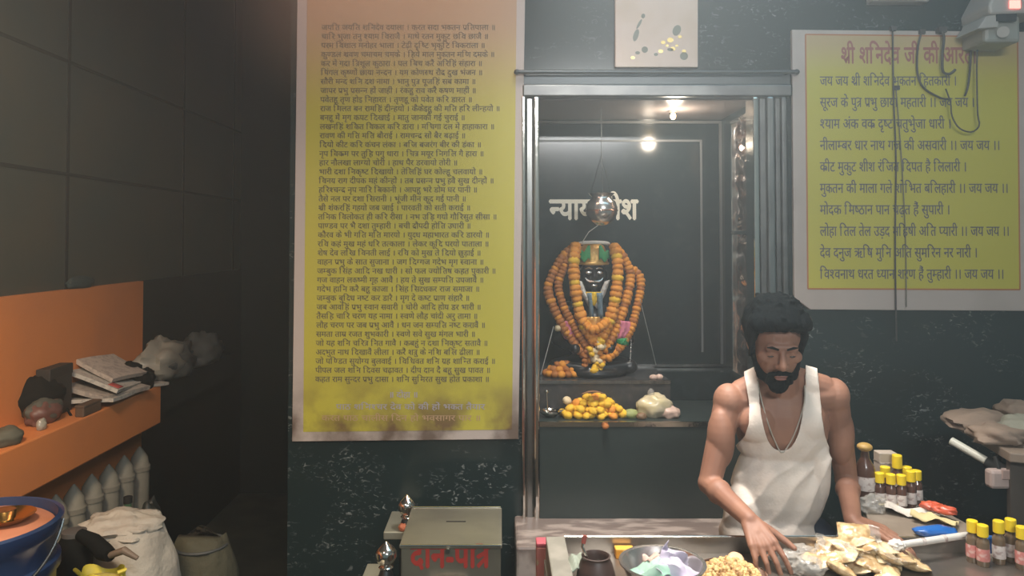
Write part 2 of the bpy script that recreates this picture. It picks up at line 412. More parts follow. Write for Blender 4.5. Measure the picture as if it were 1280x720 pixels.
# left side: half wall in orange below, dark tiles above, ledge, aisle behind
ZO = 1.545
YO = 3.80
struct(MB().box((XL - 0.12, -1.0, 0), (XL, YO, ZO)).build('wall_left', 'orange', smooth=False), 'orange painted lower left wall', 'wall')
tw = MB().box((XL - 0.16, -1.0, ZO), (XL - 0.03, 5.4, 3.5))
tw = struct(tw.build('wall_left_upper', 'left_tile', smooth=False), 'large dark tiles on the upper left wall', 'wall')
g = MB(); X = XL - 0.03
def zat(px, py):   # height on the upper-left wall seen at a pixel
    r = ray(px, py); return CAMZ + r.z * X / r.x
def yat(px):
    return X * F / (px - CX0) 
for zz in (zat(85, 218), zat(80, 75)):
    g.box((X - 0.01, -1.0, zz - 0.007), (X + 0.004, 5.4, zz + 0.007))
for px in (83, 228, 291): 
    yy = yat(px); g.box((X - 0.01, yy - 0.010, ZO), (X + 0.004, yy + 0.010, 3.5))
g.build('grout_lines', 'grout', tw, smooth=False)
struct(MB().box((XL - 0.14, YO, 0), (XL - 0.02, 5.4, ZO)).build('wall_aisle_side', 'dark_wall', smooth=False), 'dark lower wall of the aisle past the orange wall', 'wall')
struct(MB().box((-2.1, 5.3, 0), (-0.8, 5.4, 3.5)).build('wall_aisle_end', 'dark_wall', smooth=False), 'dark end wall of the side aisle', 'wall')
XE = -1.605
ZL1, ZL0 = 1.065, 0.885
struct(MB().box((XL - 0.02, -0.5, ZL0), (XE, 3.62, ZL1)).build('wall_ledge', 'orange', smooth=False, bevel=0.006), 'orange painted ledge along the left wall', 'ledge')
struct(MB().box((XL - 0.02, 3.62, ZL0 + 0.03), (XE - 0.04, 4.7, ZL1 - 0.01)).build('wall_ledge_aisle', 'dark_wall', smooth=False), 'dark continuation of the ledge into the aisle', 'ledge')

# ------------------------------------------------------------------ boards with verses
CHALISA = """जयति जयति शनिदेव दयाला । करत सदा भक्तन प्रतिपाला ॥
चारि भुजा तनु श्याम विराजै । माथे रतन मुकुट छवि छाजै ॥
परम विशाल मनोहर भाला । टेढ़ी दृष्टि भृकुटि विकराला ॥
कुण्डल श्रवण चमाचम चमके । हिये माल मुक्तन मणि दमके ॥
कर में गदा त्रिशूल कुठारा । पल बिच करैं अरिहिं संहारा ॥
पिंगल कृष्णों छाया नन्दन । यम कोणस्थ रौद्र दुख भंजन ॥
सौरी मन्द शनि दश नामा । भानु पुत्र पूजहिं सब कामा ॥
जापर प्रभु प्रसन्न हों जाहीं । रंकहु राव करैं क्षण माहीं ॥
पर्वतहू तृण होइ निहारत । तृणहू को पर्वत करि डारत ॥
राज मिलत बन रामहिं दीन्हयो । कैकेइहु की मति हरि लीन्हयो ॥
बनहू में मृग कपट दिखाई । मातु जानकी गई चुराई ॥
लखनहिं शक्ति विकल करि डारा । मचिगा दल में हाहाकारा ॥
रावण की गति मति बौराई । रामचन्द्र सों बैर बढ़ाई ॥
दियो कीट करि कंचन लंका । बजि बजरंग बीर की डंका ॥
नृप विक्रम पर तुहि पगु धारा । चित्र मयूर निगलि गै हारा ॥
हार नौलखा लाग्यो चोरी । हाथ पैर डरवायो तोरी ॥
भारी दशा निकृष्ट दिखायो । तेलिहिं घर कोल्हू चलवायो ॥
विनय राग दीपक महं कीन्हों । तब प्रसन्न प्रभु ह्वै सुख दीन्हों ॥
हरिश्चन्द्र नृप नारि बिकानी । आपहु भरे डोम घर पानी ॥
तैसे नल पर दशा सिरानी । भूंजी मीन कूद गई पानी ॥
श्री शंकरहिं गह्यो जब जाई । पारवती को सती कराई ॥
तनिक विलोकत ही करि रीसा । नभ उड़ि गयो गौरिसुत सीसा ॥
पाण्डव पर भै दशा तुम्हारी । बची द्रौपदी होति उघारी ॥
कौरव के भी गति मति मारयो । युद्ध महाभारत करि डारयो ॥
रवि कहं मुख महं धरि तत्काला । लेकर कूदि परयो पाताला ॥
शेष देव लखि विनती लाई । रवि को मुख ते दियो छुड़ाई ॥
वाहन प्रभु के सात सुजाना । जग दिग्गज गर्दभ मृग स्वाना ॥
जम्बुक सिंह आदि नख धारी । सो फल ज्योतिष कहत पुकारी ॥
गज वाहन लक्ष्मी गृह आवैं । हय ते सुख सम्पति उपजावैं ॥
गर्दभ हानि करै बहु काजा । सिंह सिद्धकर राज समाजा ॥
जम्बुक बुद्धि नष्ट कर डारै । मृग दे कष्ट प्राण संहारै ॥
जब आवहिं प्रभु स्वान सवारी । चोरी आदि होय डर भारी ॥
तैसहि चारि चरण यह नामा । स्वर्ण लौह चांदी अरु तामा ॥
लौह चरण पर जब प्रभु आवैं । धन जन सम्पति नष्ट करावैं ॥
समता ताम्र रजत शुभकारी । स्वर्ण सर्व सुख मंगल भारी ॥
जो यह शनि चरित्र नित गावै । कबहुं न दशा निकृष्ट सतावै ॥
अद्भुत नाथ दिखावैं लीला । करैं शत्रु के नशि बलि ढीला ॥
जो पण्डित सुयोग्य बुलवाई । विधिवत शनि ग्रह शान्ति कराई ॥
पीपल जल शनि दिवस चढ़ावत । दीप दान दै बहु सुख पावत ॥
कहत राम सुन्दर प्रभु दासा । शनि सुमिरत सुख होत प्रकाशा ॥""".split('\n')
def grimy(name, base, dirt, fade=None):
    m = mat(name, base, 0.42); nt = m.node_tree; b = nt.nodes['Principled BSDF']; N = nt.nodes.new; L = nt.links.new
    tc = N('ShaderNodeTexCoord'); n1 = N('ShaderNodeTexNoise'); n1.inputs['Scale'].default_value = 6; n1.inputs['Detail'].default_value = 6; L(tc.outputs['Object'], n1.inputs['Vector'])
    sp_ = N('ShaderNodeSeparateXYZ'); L(tc.outputs['Object'], sp_.inputs[0]); r1 = N('ShaderNodeMapRange'); r1.inputs[1].default_value = 1.22; r1.inputs[2].default_value = 0.98; L(sp_.outputs['Z'], r1.inputs[0])
    r2 = N('ShaderNodeMapRange'); r2.inputs[1].default_value = 0.38; r2.inputs[2].default_value = 0.60; L(n1.outputs['Fac'], r2.inputs[0])
    mu = N('ShaderNodeMath'); mu.operation = 'MULTIPLY'; L(r1.outputs[0], mu.inputs[0]); L(r2.outputs[0], mu.inputs[1])
    mx = N('ShaderNodeMix'); mx.data_type = 'RGBA'; mx.inputs[6].default_value = (*base, 1); mx.inputs[7].default_value = (*dirt, 1); L(mu.outputs[0], mx.inputs[0]); L(mx.outputs[2], b.inputs['Base Color'])
    if fade:     # the base colour is yellow below and runs into peach at its top
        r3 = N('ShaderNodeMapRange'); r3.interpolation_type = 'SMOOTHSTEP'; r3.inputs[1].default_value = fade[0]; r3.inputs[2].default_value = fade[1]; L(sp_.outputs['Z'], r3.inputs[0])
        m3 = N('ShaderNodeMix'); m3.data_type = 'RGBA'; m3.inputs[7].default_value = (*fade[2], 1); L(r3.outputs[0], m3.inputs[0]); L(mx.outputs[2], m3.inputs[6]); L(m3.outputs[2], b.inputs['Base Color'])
    return m
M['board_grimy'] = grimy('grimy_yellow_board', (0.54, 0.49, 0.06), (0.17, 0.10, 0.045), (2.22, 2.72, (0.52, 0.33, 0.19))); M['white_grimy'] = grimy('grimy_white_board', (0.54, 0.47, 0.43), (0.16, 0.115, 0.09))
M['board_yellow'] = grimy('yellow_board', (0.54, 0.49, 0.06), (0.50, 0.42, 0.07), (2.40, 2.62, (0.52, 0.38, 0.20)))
bd = empty('verse_board'); tag(bd, 'tall yellow board of forty small verse lines left of the shrine opening', 'sign', kind='thing')
y0 = WD - 0.024
MB().prism([P(365, 552, y0), P(648, 549, y0), P(657, -40, y0), P(372, -40, y0)], (0, 0.02, 0)).build('backing', 'white_grimy', bd, smooth=False, bevel=0.002)
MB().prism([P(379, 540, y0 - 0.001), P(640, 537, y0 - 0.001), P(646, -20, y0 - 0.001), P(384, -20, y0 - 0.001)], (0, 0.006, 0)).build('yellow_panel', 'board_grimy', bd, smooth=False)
yt = y0 - 0.0025
L1 = 218 / 1.0
w0 = layout(CHALISA[0])[2]
for i, s in enumerate(CHALISA):
    py = 37.5 + i * 11.28
    px = 402 - 8 * i / 39
    a = P(px, py, yt); wd = layout(s)[2]
    wpx = min(228, 219 * wd / w0) 
    lettering('verse_line', s, 'ink', a, (1, 0, 0), (0, 0, 1), height=0.034, width=wpx / F * yt, off=0.013, parent=bd)
a = P(486, 497, yt); lettering('heading_line', '॥ दोहा ॥', 'ink_lilac', a, (1, 0, 0), (0, 0, 1), height=0.036, off=0.015, parent=bd)
for py, x_a, x_b, s, m_ in ((512, 420, 605, 'पाठ शनिश्चर देव को की हों भक्त तैयार', 'ink_lilac'), (526, 402, 600, 'करत पाठ चालीस दिन हो भवसागर पार ॥', 'ink_tan')):
    a = P(x_a, py, yt); lettering('couplet_line', s, m_, a, (1, 0, 0), (0, 0, 1), height=0.035, width=(x_b - x_a) / F * yt, off=0.008, parent=bd)
# grime on the lower part of the tall board is in the backing itself

AARTI = """जय जय श्री शनिदेव भक्तन हितकारी ।
सूरज के पुत्र प्रभु छाया महतारी ।। जय जय ।।
श्याम अंक वक्र दृष्ट चतुर्भुजा धारी ।
नीलाम्बर धार नाथ गज की असवारी ।। जय जय ।।
क्रीट मुकुट शीश रंजित दिपत है लिलारी ।
मुक्तन की माला गले शोभित बलिहारी ।। जय जय ।।
मोदक मिष्ठान पान चढ़त हैं सुपारी ।
लोहा तिल तेल उड़द महिषी अति प्यारी ।। जय जय ।।
देव दनुज ऋषि मुनि अति सुमरिन नर नारी ।
विश्वनाथ धरत ध्यान शरण हैं तुम्हारी ।। जय जय ।।""".split('\n')
ENDS = [1197, 1224, 1190, 1251, 1209, 1261, 1188, 1262, 1222, 1255]
bd = empty('verse_board'); tag(bd, 'yellow prayer board with white border and red title, right of the shrine', 'sign', kind='thing')
MB().prism([P(1013, 387, y0), P(1330, 389, y0), P(1330, 40, y0), P(990, 37, y0), P(993, 372, y0)], (0, 0.02, 0)).build('backing', 'board_white', bd, smooth=False, bevel=0.002)
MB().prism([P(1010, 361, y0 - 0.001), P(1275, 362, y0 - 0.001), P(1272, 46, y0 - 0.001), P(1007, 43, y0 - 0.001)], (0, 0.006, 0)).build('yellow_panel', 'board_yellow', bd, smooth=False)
ye = y0 - 0.0015; rim = MB()
for (xa, ya_), (xb, yb_) in (((1010, 361), (1275, 362)), ((1275, 362), (1272, 46)), ((1272, 46), (1007, 43)), ((1007, 43), (1010, 361))):
    q0, q1 = P(xa, ya_, ye), P(xb, yb_, ye); n_ = (q1 - q0).normalized().cross(Vector((0, 1, 0))) * 0.003
    rim.prism([q0 - n_, q1 - n_, q1 + n_, q0 + n_], (0, 0.003, 0))
rim.build('border_line', mat('orange_red_line', (0.45, 0.17, 0.06), 0.5), bd, smooth=False)
a = P(1051, 79, yt); lettering('title_line', 'श्री शनिदेव जी की आरती', 'ink_red', a, (1, 0, 0), (0, 0, 1), height=0.105, width=(1222 - 1051) / F * yt, off=0.02, parent=bd)
for i, s in enumerate(AARTI):
    py = 107 + i * 26.85
    a = P(1025, py, yt)
    lettering('verse_line', s, 'ink_blue', a, (1, 0, 0), (0, 0, 1), height=0.062, width=(ENDS[i] - 1025) / F * yt, off=0.014, parent=bd)

# ------------------------------------------------------------------ small picture tile above the opening
pt = empty('picture_tile'); tag(pt, 'beige flower picture tile fixed above the shrine opening', 'picture', kind='thing')
M['tile_beige'] = mat('beige_tile', (0.70, 0.54, 0.44), 0.3, vary=(8, (0.64, 0.48, 0.36), 0.4, 0.7))
MB().prism([P(769, 84, y0), P(872.5, 84, y0), P(872.5, -30, y0), P(769, -30, y0)], (0, 0.02, 0)).build('tile', 'tile_beige', pt, smooth=False, bevel=0.003)
M['leaf_ink'] = mat('grey_green_print', (0.20, 0.20, 0.15), 0.4); M['gold'] = mat('gold_print', (0.95, 0.72, 0.25), 0.25, 0.3)
def blotch(mb, px, py, rx, ry, ang=0, n=12):
    ca, sa = math.cos(ang), math.sin(ang)
    mb.prism([P(px + rx * math.cos(t_) * ca - ry * math.sin(t_) * sa, py + rx * math.cos(t_) * sa + ry * math.sin(t_) * ca, y0 - 0.001) for t_ in [2 * math.pi * k / n for k in range(n)]], (0, 0.002, 0))
sprig = MB()
for px, py, rx, ry, an in ((795, 44, 3.2, 8, 0.3), (799, 30, 1.6, 7, 0.5), (804, 20, 2.4, 3, 0.2), (846, 38, 5, 7, 0.4), (855, 70, 5, 5, 0), (838, 62, 4, 2, 0.1), (806, 62, 4, 4, 0.4), (797, 66, 3, 2, 0), (820, 68, 2.5, 2, 0)): blotch(sprig, px, py, rx, ry, an)
sprig.build('printed_sprig', 'leaf_ink', pt, smooth=False)
gd = MB()
for px, py, r_ in ((829, 53, 3), (838, 50, 4.2), (850, 46, 2.6), (826, 64, 3.2), (841, 61, 3.6), (855, 64, 2.8), (791, 72, 2.6), (834, 57, 2.2), (846, 57, 2)): blotch(gd, px, py, r_, r_ * 0.75, 0, 8)
gd.build('gold_blossoms', 'gold', pt, smooth=False)

# ------------------------------------------------------------------ statue, garlands and offerings in the recess
M['idol'] = mat('black_idol_stone', (0.012, 0.013, 0.014), 0.28)
M['idol_silver'] = mat('idol_silver', (0.75, 0.72, 0.68), 0.25, 0.9)
M['crown_gold'] = mat('crown_gold', (0.62, 0.36, 0.10), 0.35, 0.35, bump=(70, 0.4))
M['green'] = mat('green_cloth', (0.03, 0.30, 0.10), 0.6, bump=(60, 0.3))
M['white_cloth'] = mat('white_cloth', (0.72, 0.70, 0.66), 0.7, bump=(60, 0.3))
M['pink'] = mat('pink_cloth', (0.62, 0.19, 0.27), 0.7, bump=(40, 0.4))
M['yellow_cloth'] = mat('yellow_cloth', (0.85, 0.55, 0.03), 0.6)
M['blue_cloth'] = mat('blue_grey_cloth', (0.17, 0.26, 0.33), 0.6)
M['mari_o'] = mat('marigold_orange', (0.80, 0.34, 0.035), 0.75, vary=(45, (0.52, 0.15, 0.02), 0.42, 0.68))
M['mari_d'] = mat('marigold_dull_orange', (0.52, 0.19, 0.035), 0.75, vary=(45, (0.26, 0.08, 0.02), 0.40, 0.66))
M['mari_y'] = mat('marigold_yellow', (0.86, 0.56, 0.035), 0.75, vary=(45, (0.66, 0.28, 0.02), 0.45, 0.7))
M['petal_cream'] = mat('cream_petal', (0.72, 0.58, 0.36), 0.7)
M['thread'] = mat('white_thread', (0.55, 0.55, 0.52), 0.6)

def blob_remesh(mb, voxel, smooth=2, factor=0.5):
    """merge overlapping closed pieces into one continuous skin"""
    me = mb.mesh('tmp', None); o = bpy.data.objects.new('tmp', me); C.objects.link(o)
    r = o.modifiers.new('r', 'REMESH'); r.mode = 'VOXEL'; r.voxel_size = voxel; r.use_smooth_shade = True
    if smooth:
        s = o.modifiers.new('s', 'SMOOTH'); s.iterations = smooth; s.factor = factor
    bpy.context.view_layer.update()
    res = bpy.data.meshes.new_from_object(o.evaluated_get(bpy.context.evaluated_depsgraph_get()))
    bpy.data.objects.remove(o); bpy.data.meshes.remove(me)
    return res
def obj_mesh(name, me, m, parent=None):
    o = bpy.data.objects.new(name, me); C.objects.link(o); me.materials.clear(); me.materials.append(M[m] if isinstance(m, str) else m)
    for p in me.polygons: p.use_smooth = True
    if parent: o.parent = parent
    return o

DI = 3.55
ido = empty('idol_statue', (0, 0, 0)); tag(ido, 'black stone deity statue with green and gold crown under marigold garlands', 'statue')
def I(px, py, d=DI): return P(px, py, d)
ib = MB()
hc = I(741, 343); zb_ = Z2 + 0.005
ib.ell(hc, (0.060, 0.058, 0.074)); ib.ell(hc + Vector((0, -0.012, -0.045)), (0.040, 0.040, 0.040))
ib.ell(hc + Vector((0, -0.056, -0.006)), (0.012, 0.018, 0.022))
for s in (-1, 1): ib.ell(hc + Vector((s * 0.060, 0, -0.005)), (0.012, 0.018, 0.026))
ib.cap(hc + Vector((0, 0.005, -0.04)), hc + Vector((0, 0.01, -0.11)), 0.036, 0.045)
ib.ell(I(741, 398), (0.105, 0.070, 0.085)); ib.ell(I(741, 432), (0.090, 0.070, 0.080))
for s in (-1, 1):
    sh = I(741 + s * 30, 385); el = I(741 + s * 45, 425); hd_ = I(741 + s * 22, 436, DI - 0.10)
    ib.cap(sh, el, 0.034, 0.027); ib.cap(el, hd_, 0.026, 0.020); ib.ell(hd_, 0.024)
    ib.cap(I(741 + s * 14, 452), I(741 + s * 46, 458, DI - 0.06), 0.045, 0.036); ib.cap(I(741 + s * 46, 458, DI - 0.06), I(741 - s * 4, 463, DI - 0.12), 0.030, 0.022)
ib.lathe([(0.15, zb_), (0.16, zb_ + 0.012), (0.15, zb_ + 0.03), (0.12, zb_ + 0.035)], (hc.x, DI, 0))
obj_mesh('stone_body', blob_remesh(ib, 0.006, 2), 'idol', ido)
f0 = hc.y - 0.056
for s in (-1, 1):
    q = hc + Vector((s * 0.024, -0.052, 0.010))
    MB().ell(q, (0.017, 0.008, 0.008)).build('eye', 'idol_silver', ido)
    MB().tube([hc + Vector((s * x_, -0.060 + abs(x_) * 0.35, 0.027 + z_)) for x_, z_ in ((0.008, 0), (0.024, 0.006), (0.040, 0.0))], [0.003, 0.004, 0.002], 8).build('eyebrow', 'idol_silver', ido)
    MB().tube([hc + Vector((s * x_, -0.067 + abs(x_) * 0.4, -0.030 + z_)) for x_, z_ in ((0.002, 0), (0.018, 0.0), (0.032, 0.006), (0.040, 0.016))], [0.005, 0.006, 0.005, 0.002], 8).build('moustache', 'idol_silver', ido)
MB().ell(hc + Vector((0, -0.060, -0.048)), (0.014, 0.006, 0.005)).build('lips', 'idol_silver', ido)
# crown
cz = hc.z + 0.048
cr = MB().lathe([(0.064, cz), (0.070, cz + 0.006), (0.068, cz + 0.05), (0.052, cz + 0.085), (0.020, cz + 0.105), (0.003, cz + 0.110)], (hc.x, hc.y, 0)).build('crown', 'crown_gold', ido)
for s in (-1, 1):
    MB().grid(lambda u, v: Vector((hc.x + s * (0.020 + 0.050 * u), hc.y - 0.073 + 0.03 * u * u, cz + 0.02 + 0.065 * v * (1 - 0.5 * u) + 0.01 * math.sin(u * 9))), 8, 6).build('crown_wing', 'green', cr, solid=0.006)
MB().tube([Vector((hc.x + 0.074 * math.cos(a_), hc.y + 0.074 * math.sin(a_), cz + 0.092 + 0.01 * math.sin(a_ * -1))) for a_ in [math.pi + k * math.pi / 14 for k in range(15)]], 0.008, 8).build('crown_band', 'white_cloth', cr)
MB().tube([Vector((hc.x + 0.070 * math.cos(a_), hc.y + 0.070 * math.sin(a_), cz + 0.004)) for a_ in [k * math.pi / 14 for k in range(29)]], 0.007, 8).build('crown_rim', 'crown_gold', cr)
# collar cloths
def front_sheet(name, pts_l, pts_r, d, m):
    n = len(pts_l) - 1
    def f(u, v):
        i = min(int(v * n), n - 1); t_ = v * n - i
        l = Vector(pts_l[i]).lerp(Vector(pts_l[i + 1]), t_); r_ = Vector(pts_r[i]).lerp(Vector(pts_r[i + 1]), t_)
        q = l.lerp(r_, u); return P(q.x, q.y, d - 0.03 * math.sin(u * math.pi) + 0.004 * math.sin(u * 25 + v * 6))
    return MB().grid(f, 14, 3 * n).build(name, m, ido, solid=0.005)
front_sheet('neck_cloth', [(721, 350), (727, 368), (738, 386)], [(727, 352), (733, 367), (742, 381)], DI - 0.050, 'white_cloth'); front_sheet('neck_cloth', [(756, 352), (750, 367), (742, 381)], [(762, 350), (756, 368), (746, 386)], DI - 0.050, 'white_cloth')
front_sheet('yellow_bib', [(732, 365), (735, 372), (740, 382)], [(751, 365), (749, 372), (744, 382)], DI - 0.066, 'yellow_cloth')
for px0, px1 in ((734, 741), (745, 753)):
    front_sheet('stole_end', [(px0, 366), (px0 + 2, 380), (px0 + 3, 398)], [(px1, 366), (px1, 380), (px1 + 1, 398)], DI - 0.075, 'blue_cloth')
front_sheet('waist_cloth', [(728, 396), (728, 404), (729, 418)], [(756, 396), (757, 404), (758, 418)], DI - 0.080, 'crown_gold')
front_sheet('pink_cloth', [(768, 400), (765, 410), (766, 424)], [(788, 402), (792, 412), (786, 422)], DI - 0.075, 'pink')
front_sheet('pink_cloth', [(700, 402), (700, 412), (706, 424)], [(720, 400), (722, 412), (722, 424)], DI - 0.060, 'pink')
front_sheet('green_ribbon', [(770, 424), (771, 430)], [(787, 422), (785, 432)], DI - 0.085, 'green')

# marigolds
def blossom_mesh(name, r, m, squash=0.8, seed=1):
    mb = MB().ell((0, 0, 0), (r, r, r * squash), seg=16, rings=10)
    for v in mb.b.verts:
        n_ = v.co.normalized(); a_ = math.atan2(n_.y, n_.x)
        k = 1 + 0.10 * math.sin(a_ * 8 + 9 * n_.z) + 0.16 * noise.noise(n_ * 3.1 + Vector((seed, 0, 0)))
        v.co *= k
    return mb.mesh(name, m)
BM = {}
for k_, m_ in (('o', 'mari_o'), ('d', 'mari_d'), ('y', 'mari_y'), ('c', 'petal_cream')):
    for s in range(2): BM[(k_, s)] = blossom_mesh('marigold', 1.0, m_, 0.72 if s else 0.8, s * 7 + ord(k_))
rg = random.Random(5)
def blossom(kind, loc, r, parent=None, name='blossom', rot=None):
    o = bpy.data.objects.new(name, BM[(kind, rg.randint(0, 1))]); C.objects.link(o); o.location = loc
    o.scale = (r,) * 3; o.rotation_euler = rot or (rg.uniform(-.6, .6), rg.uniform(-.6, .6), rg.uniform(0, 6.28))
    if parent: o.parent = parent
    return o
def along(pts, step):
    """evenly spaced points on a smooth path"""
    fine = []
    n = len(pts)
    for i in range(n - 1):
        p0, p1, p2, p3 = pts[max(i - 1, 0)], pts[i], pts[i + 1], pts[min(i + 2, n - 1)]
        for k in range(12):
            t_ = k / 12; fine.append(0.5 * ((2 * p1) + (p2 - p0) * t_ + (2 * p0 - 5 * p1 + 4 * p2 - p3) * t_ * t_ + (3 * p1 - p0 - 3 * p2 + p3) * t_ ** 3))
    fine.append(pts[-1]); out = [fine[0]]; acc = 0
    for a_, b_ in zip(fine, fine[1:]):
        L = (b_ - a_).length
        while acc + L >= step:
            a_ = a_.lerp(b_, (step - acc) / L); L = (b_ - a_).length; acc = 0; out.append(a_)
        acc += L
    return out
def garland(label, path, kinds, r=0.024):
    g_ = empty('marigold_garland'); tag(g_, label, 'garland', 'marigold garlands on the statue')
    pts = along([P(*q) for q in path], r * 0.95)
    MB().tube(pts, 0.004, 6).build('cord', 'thread', g_)
    for i, q in enumerate(pts):
        t_ = (pts[min(i + 1, len(pts) - 1)] - pts[max(i - 1, 0)])
        rq = t_.to_track_quat('Z', 'Y').to_euler()
        blossom(kinds[i % len(kinds)], q, r * rg.uniform(0.92, 1.12), g_, rot=rq)
    return g_
a = DI - 0.075
garland('thick orange garland hanging down the left side of the statue face to its lap', [(720, 308, a + .03), (717, 330, a), (719, 360, a - .02), (725, 392, a - .03), (735, 415, a - .04), (744, 428, a - .05)], 'oooy', 0.026)
garland('thick orange garland hanging down the right side of the statue face to its lap', [(768, 309, a + .03), (772, 330, a), (771, 360, a - .02), (765, 392, a - .03), (757, 412, a - .04), (750, 426, a - .05)], 'ooyo', 0.026)
garland('dull orange garland swung out wide at the left of the statue, outermost on that side', [(718, 308, a + .06), (703, 322, a + .05), (690, 345, a + .04), (685, 362, a + .03), (692, 385, a + .01), (707, 412, a), (722, 434, a - .01), (738, 450, a - .02)], 'dddo', 0.021)
garland('dull orange garland just inside the outermost left one', [(716, 312, a + .05), (705, 335, a + .03), (698, 356, a + .02), (704, 382, a), (716, 406, a - .01), (727, 424, a - .02), (740, 442, a - .03)], 'dodd', 0.018)
garland('orange garland bowing out at the right of the statue, inner of the two', [(772, 312, a + .05), (784, 330, a + .04), (788, 348, a + .03), (784, 370, a + .01), (776, 396, a - .01), (766, 420, a - .02), (754, 440, a - .03)], 'oodo', 0.021)
garland('orange garland bowing farthest out at the right of the statue', [(783, 334, a + .06), (797, 342, a + .05), (801, 356, a + .04), (797, 380, a + .02), (789, 410, a), (775, 434, a - .02), (757, 450, a - .03)], 'oood', 0.020)
garland('short orange garland across the statue chest below the stole', [(729, 402, a - .05), (740, 412, a - .07), (752, 408, a - .07), (760, 400, a - .05)], 'oo', 0.020)
fb = empty('flower_bunch'); tag(fb, 'bunch of cream and orange flowers where the garlands meet below the statue', 'flowers')
for i in range(26):
    v = i / 25; blossom('coyc'[i % 4] if i < 18 else 'y', P(744 + rg.uniform(-1, 1) * (10 - 4 * v) + 4 * v, 428 + 36 * v, a - 0.055 + rg.uniform(-.015, .015)), rg.uniform(0.013, 0.019), fb)
MB().tube([P(744, 426, a - .05), P(747, 464, a - .05)], 0.003, 6).build('stem', 'thread', fb)
tl = empty('marigold_strand'); tag(tl, 'dangling orange marigold strand under the left garlands, reaching the step', 'strand')
pts = along([P(733, 440, a - .03), P(731, 456, a - .035), P(733, 471, a - .03)], 0.020)
MB().tube(pts, 0.003, 6).build('cord', 'thread', tl)
for q in pts: blossom('d', q, 0.016, tl)
# coiled garland at the left of the step
cg = empty('coiled_garland', (P(703, 468, 3.47).x, 3.47, Z2)); tag(cg, 'coil of red-orange garland heaped on the step left of the statue', 'garland')
for lvl, (rx, ry, n_) in enumerate(((0.075, 0.045, 15), (0.050, 0.028, 10), (0.022, 0.01, 4))):
    for k in range(n_):
        t_ = 2 * math.pi * k / n_; blossom('do'[k % 2], Vector((rx * math.cos(t_), ry * math.sin(t_), 0.016 + 0.019 * lvl)), 0.019, cg)
MB().ell((0, 0, 0.018), (0.07, 0.04, 0.018)).build('cord', 'mari_d', cg)

# loose yellow marigolds heaped on the plinth
hx, hy = P(743, 518, 3.27).x, 3.275
n_ = 0
for lvl in range(5):
    rx, ry = 0.142 - lvl * 0.031, 0.060 - lvl * 0.012
    for i in range(60):
        if n_ >= 90: break
        ang = i * 2.39996; rr = math.sqrt((i + 0.5) / max(6, int(34 - lvl * 7)))
        if rr > 1: break
        o = blossom('yyyyyo'[rg.randint(0, 5)], (hx + rx * rr * math.cos(ang) + rg.uniform(-.007, .007), hy + ry * rr * math.sin(ang) + rg.uniform(-.005, .005), Z1 + 0.0135 + lvl * 0.022 + rg.uniform(-.002, .003)), rg.uniform(0.016, 0.023), name='marigold')
        tag(o, 'loose yellow marigold in the heap on the plinth below the statue', 'flower', 'yellow marigolds heaped on the plinth'); n_ += 1
o = blossom('d', P(757, 522, WD - 0.05), 0.014, name='marigold'); o.location.z = Z1 - 0.012; tag(o, 'orange marigold slipped over the front edge of the plinth', 'flower')
o = blossom('c', P(709, 494, 3.30), 0.020, name='white_flower'); o.location.z = Z1 + 0.062; tag(o, 'single white flower on the left end of the marigold heap', 'flower')
bl = MB().grid(lambda u, v: Vector(((u - .5) * 0.10, (v - .5) * 0.03 * math.sin(u * math.pi) - .01, 0.012 * math.sin(u * 3.1))), 10, 4).build('dry_leaf', mat('dry_brown_leaf', (0.24, 0.12, 0.05), 0.6), solid=0.003)
bl.location = P(742, 497, 3.22); bl.location.z = Z1 + 0.103; bl.location.y = hy - 0.03; tag(bl, 'dry brown leaf lying on top of the marigold heap', 'leaf')

def crumple(name, m, r, seed, amp=0.25, sc=2.2, seg=26, parent=None, flat=True):
    mb = MB().ell((0, 0, 0), 1, seg=seg, rings=seg * 2 // 3)
    for v in mb.b.verts:
        n2 = v.co.normalized()
        k = 1 + amp * noise.noise(n2 * sc + Vector((seed, seed * .7, 0))) + amp * 0.5 * abs(noise.noise(n2 * sc * 2.7 + Vector((0, seed, 3))))
        v.co = Vector((n2.x * r[0] * k, n2.y * r[1] * k, n2.z * r[2] * k))
        if flat: v.co.z = max(v.co.z, -r[2] * 0.72)
    if flat:
        for v in mb.b.verts: v.co.z += r[2] * 0.72
    return mb.build(name, m, parent, sharp=60)
M['cream_bag'] = mat('cream_plastic', (0.72, 0.62, 0.36), 0.35, vary=(12, (0.55, 0.48, 0.34), 0.4, 0.6), coat=0.4)
M['pale_pink'] = mat('pale_pink_sweet', (0.66, 0.47, 0.38), 0.5, coat=0.3)
M['clear'] = mat('clear_plastic', (0.62, 0.60, 0.55), 0.12, alpha=0.38, coat=1.0, bump=(40, 0.5))
ob = empty('offering_bag', (P(818, 517, 3.28).x, 3.275, Z1)); tag(ob, 'cream plastic offering bag right of the marigold heap', 'bag')
crumple('bag', 'cream_bag', (0.075, 0.045, 0.055), 3, parent=ob)
k_ = crumple('knot', 'clear', (0.014, 0.012, 0.022), 4, parent=ob); k_.location = (-0.015, 0, 0.080)
k_ = crumple('bag_corner', 'pale_pink', (0.040, 0.03, 0.028), 5, parent=ob); k_.location = (0.062, -0.02, 0)
o = crumple('green_fruit', mat('pale_green_fruit', (0.32, 0.36, 0.13), 0.5), (0.030, 0.022, 0.022), 6, 0.12); o.location = (P(789, 517, 3.25).x, 3.25, Z1); tag(o, 'pale green fruit between the marigold heap and the cream bag', 'fruit')
o = crumple('sweet', mat('brown_sweet', (0.20, 0.12, 0.06), 0.5), (0.022, 0.018, 0.016), 8, 0.15); o.location = (P(802, 518, 3.225).x, 3.225, Z1); tag(o, 'small brown sweet in front of the cream offering bag', 'sweet')
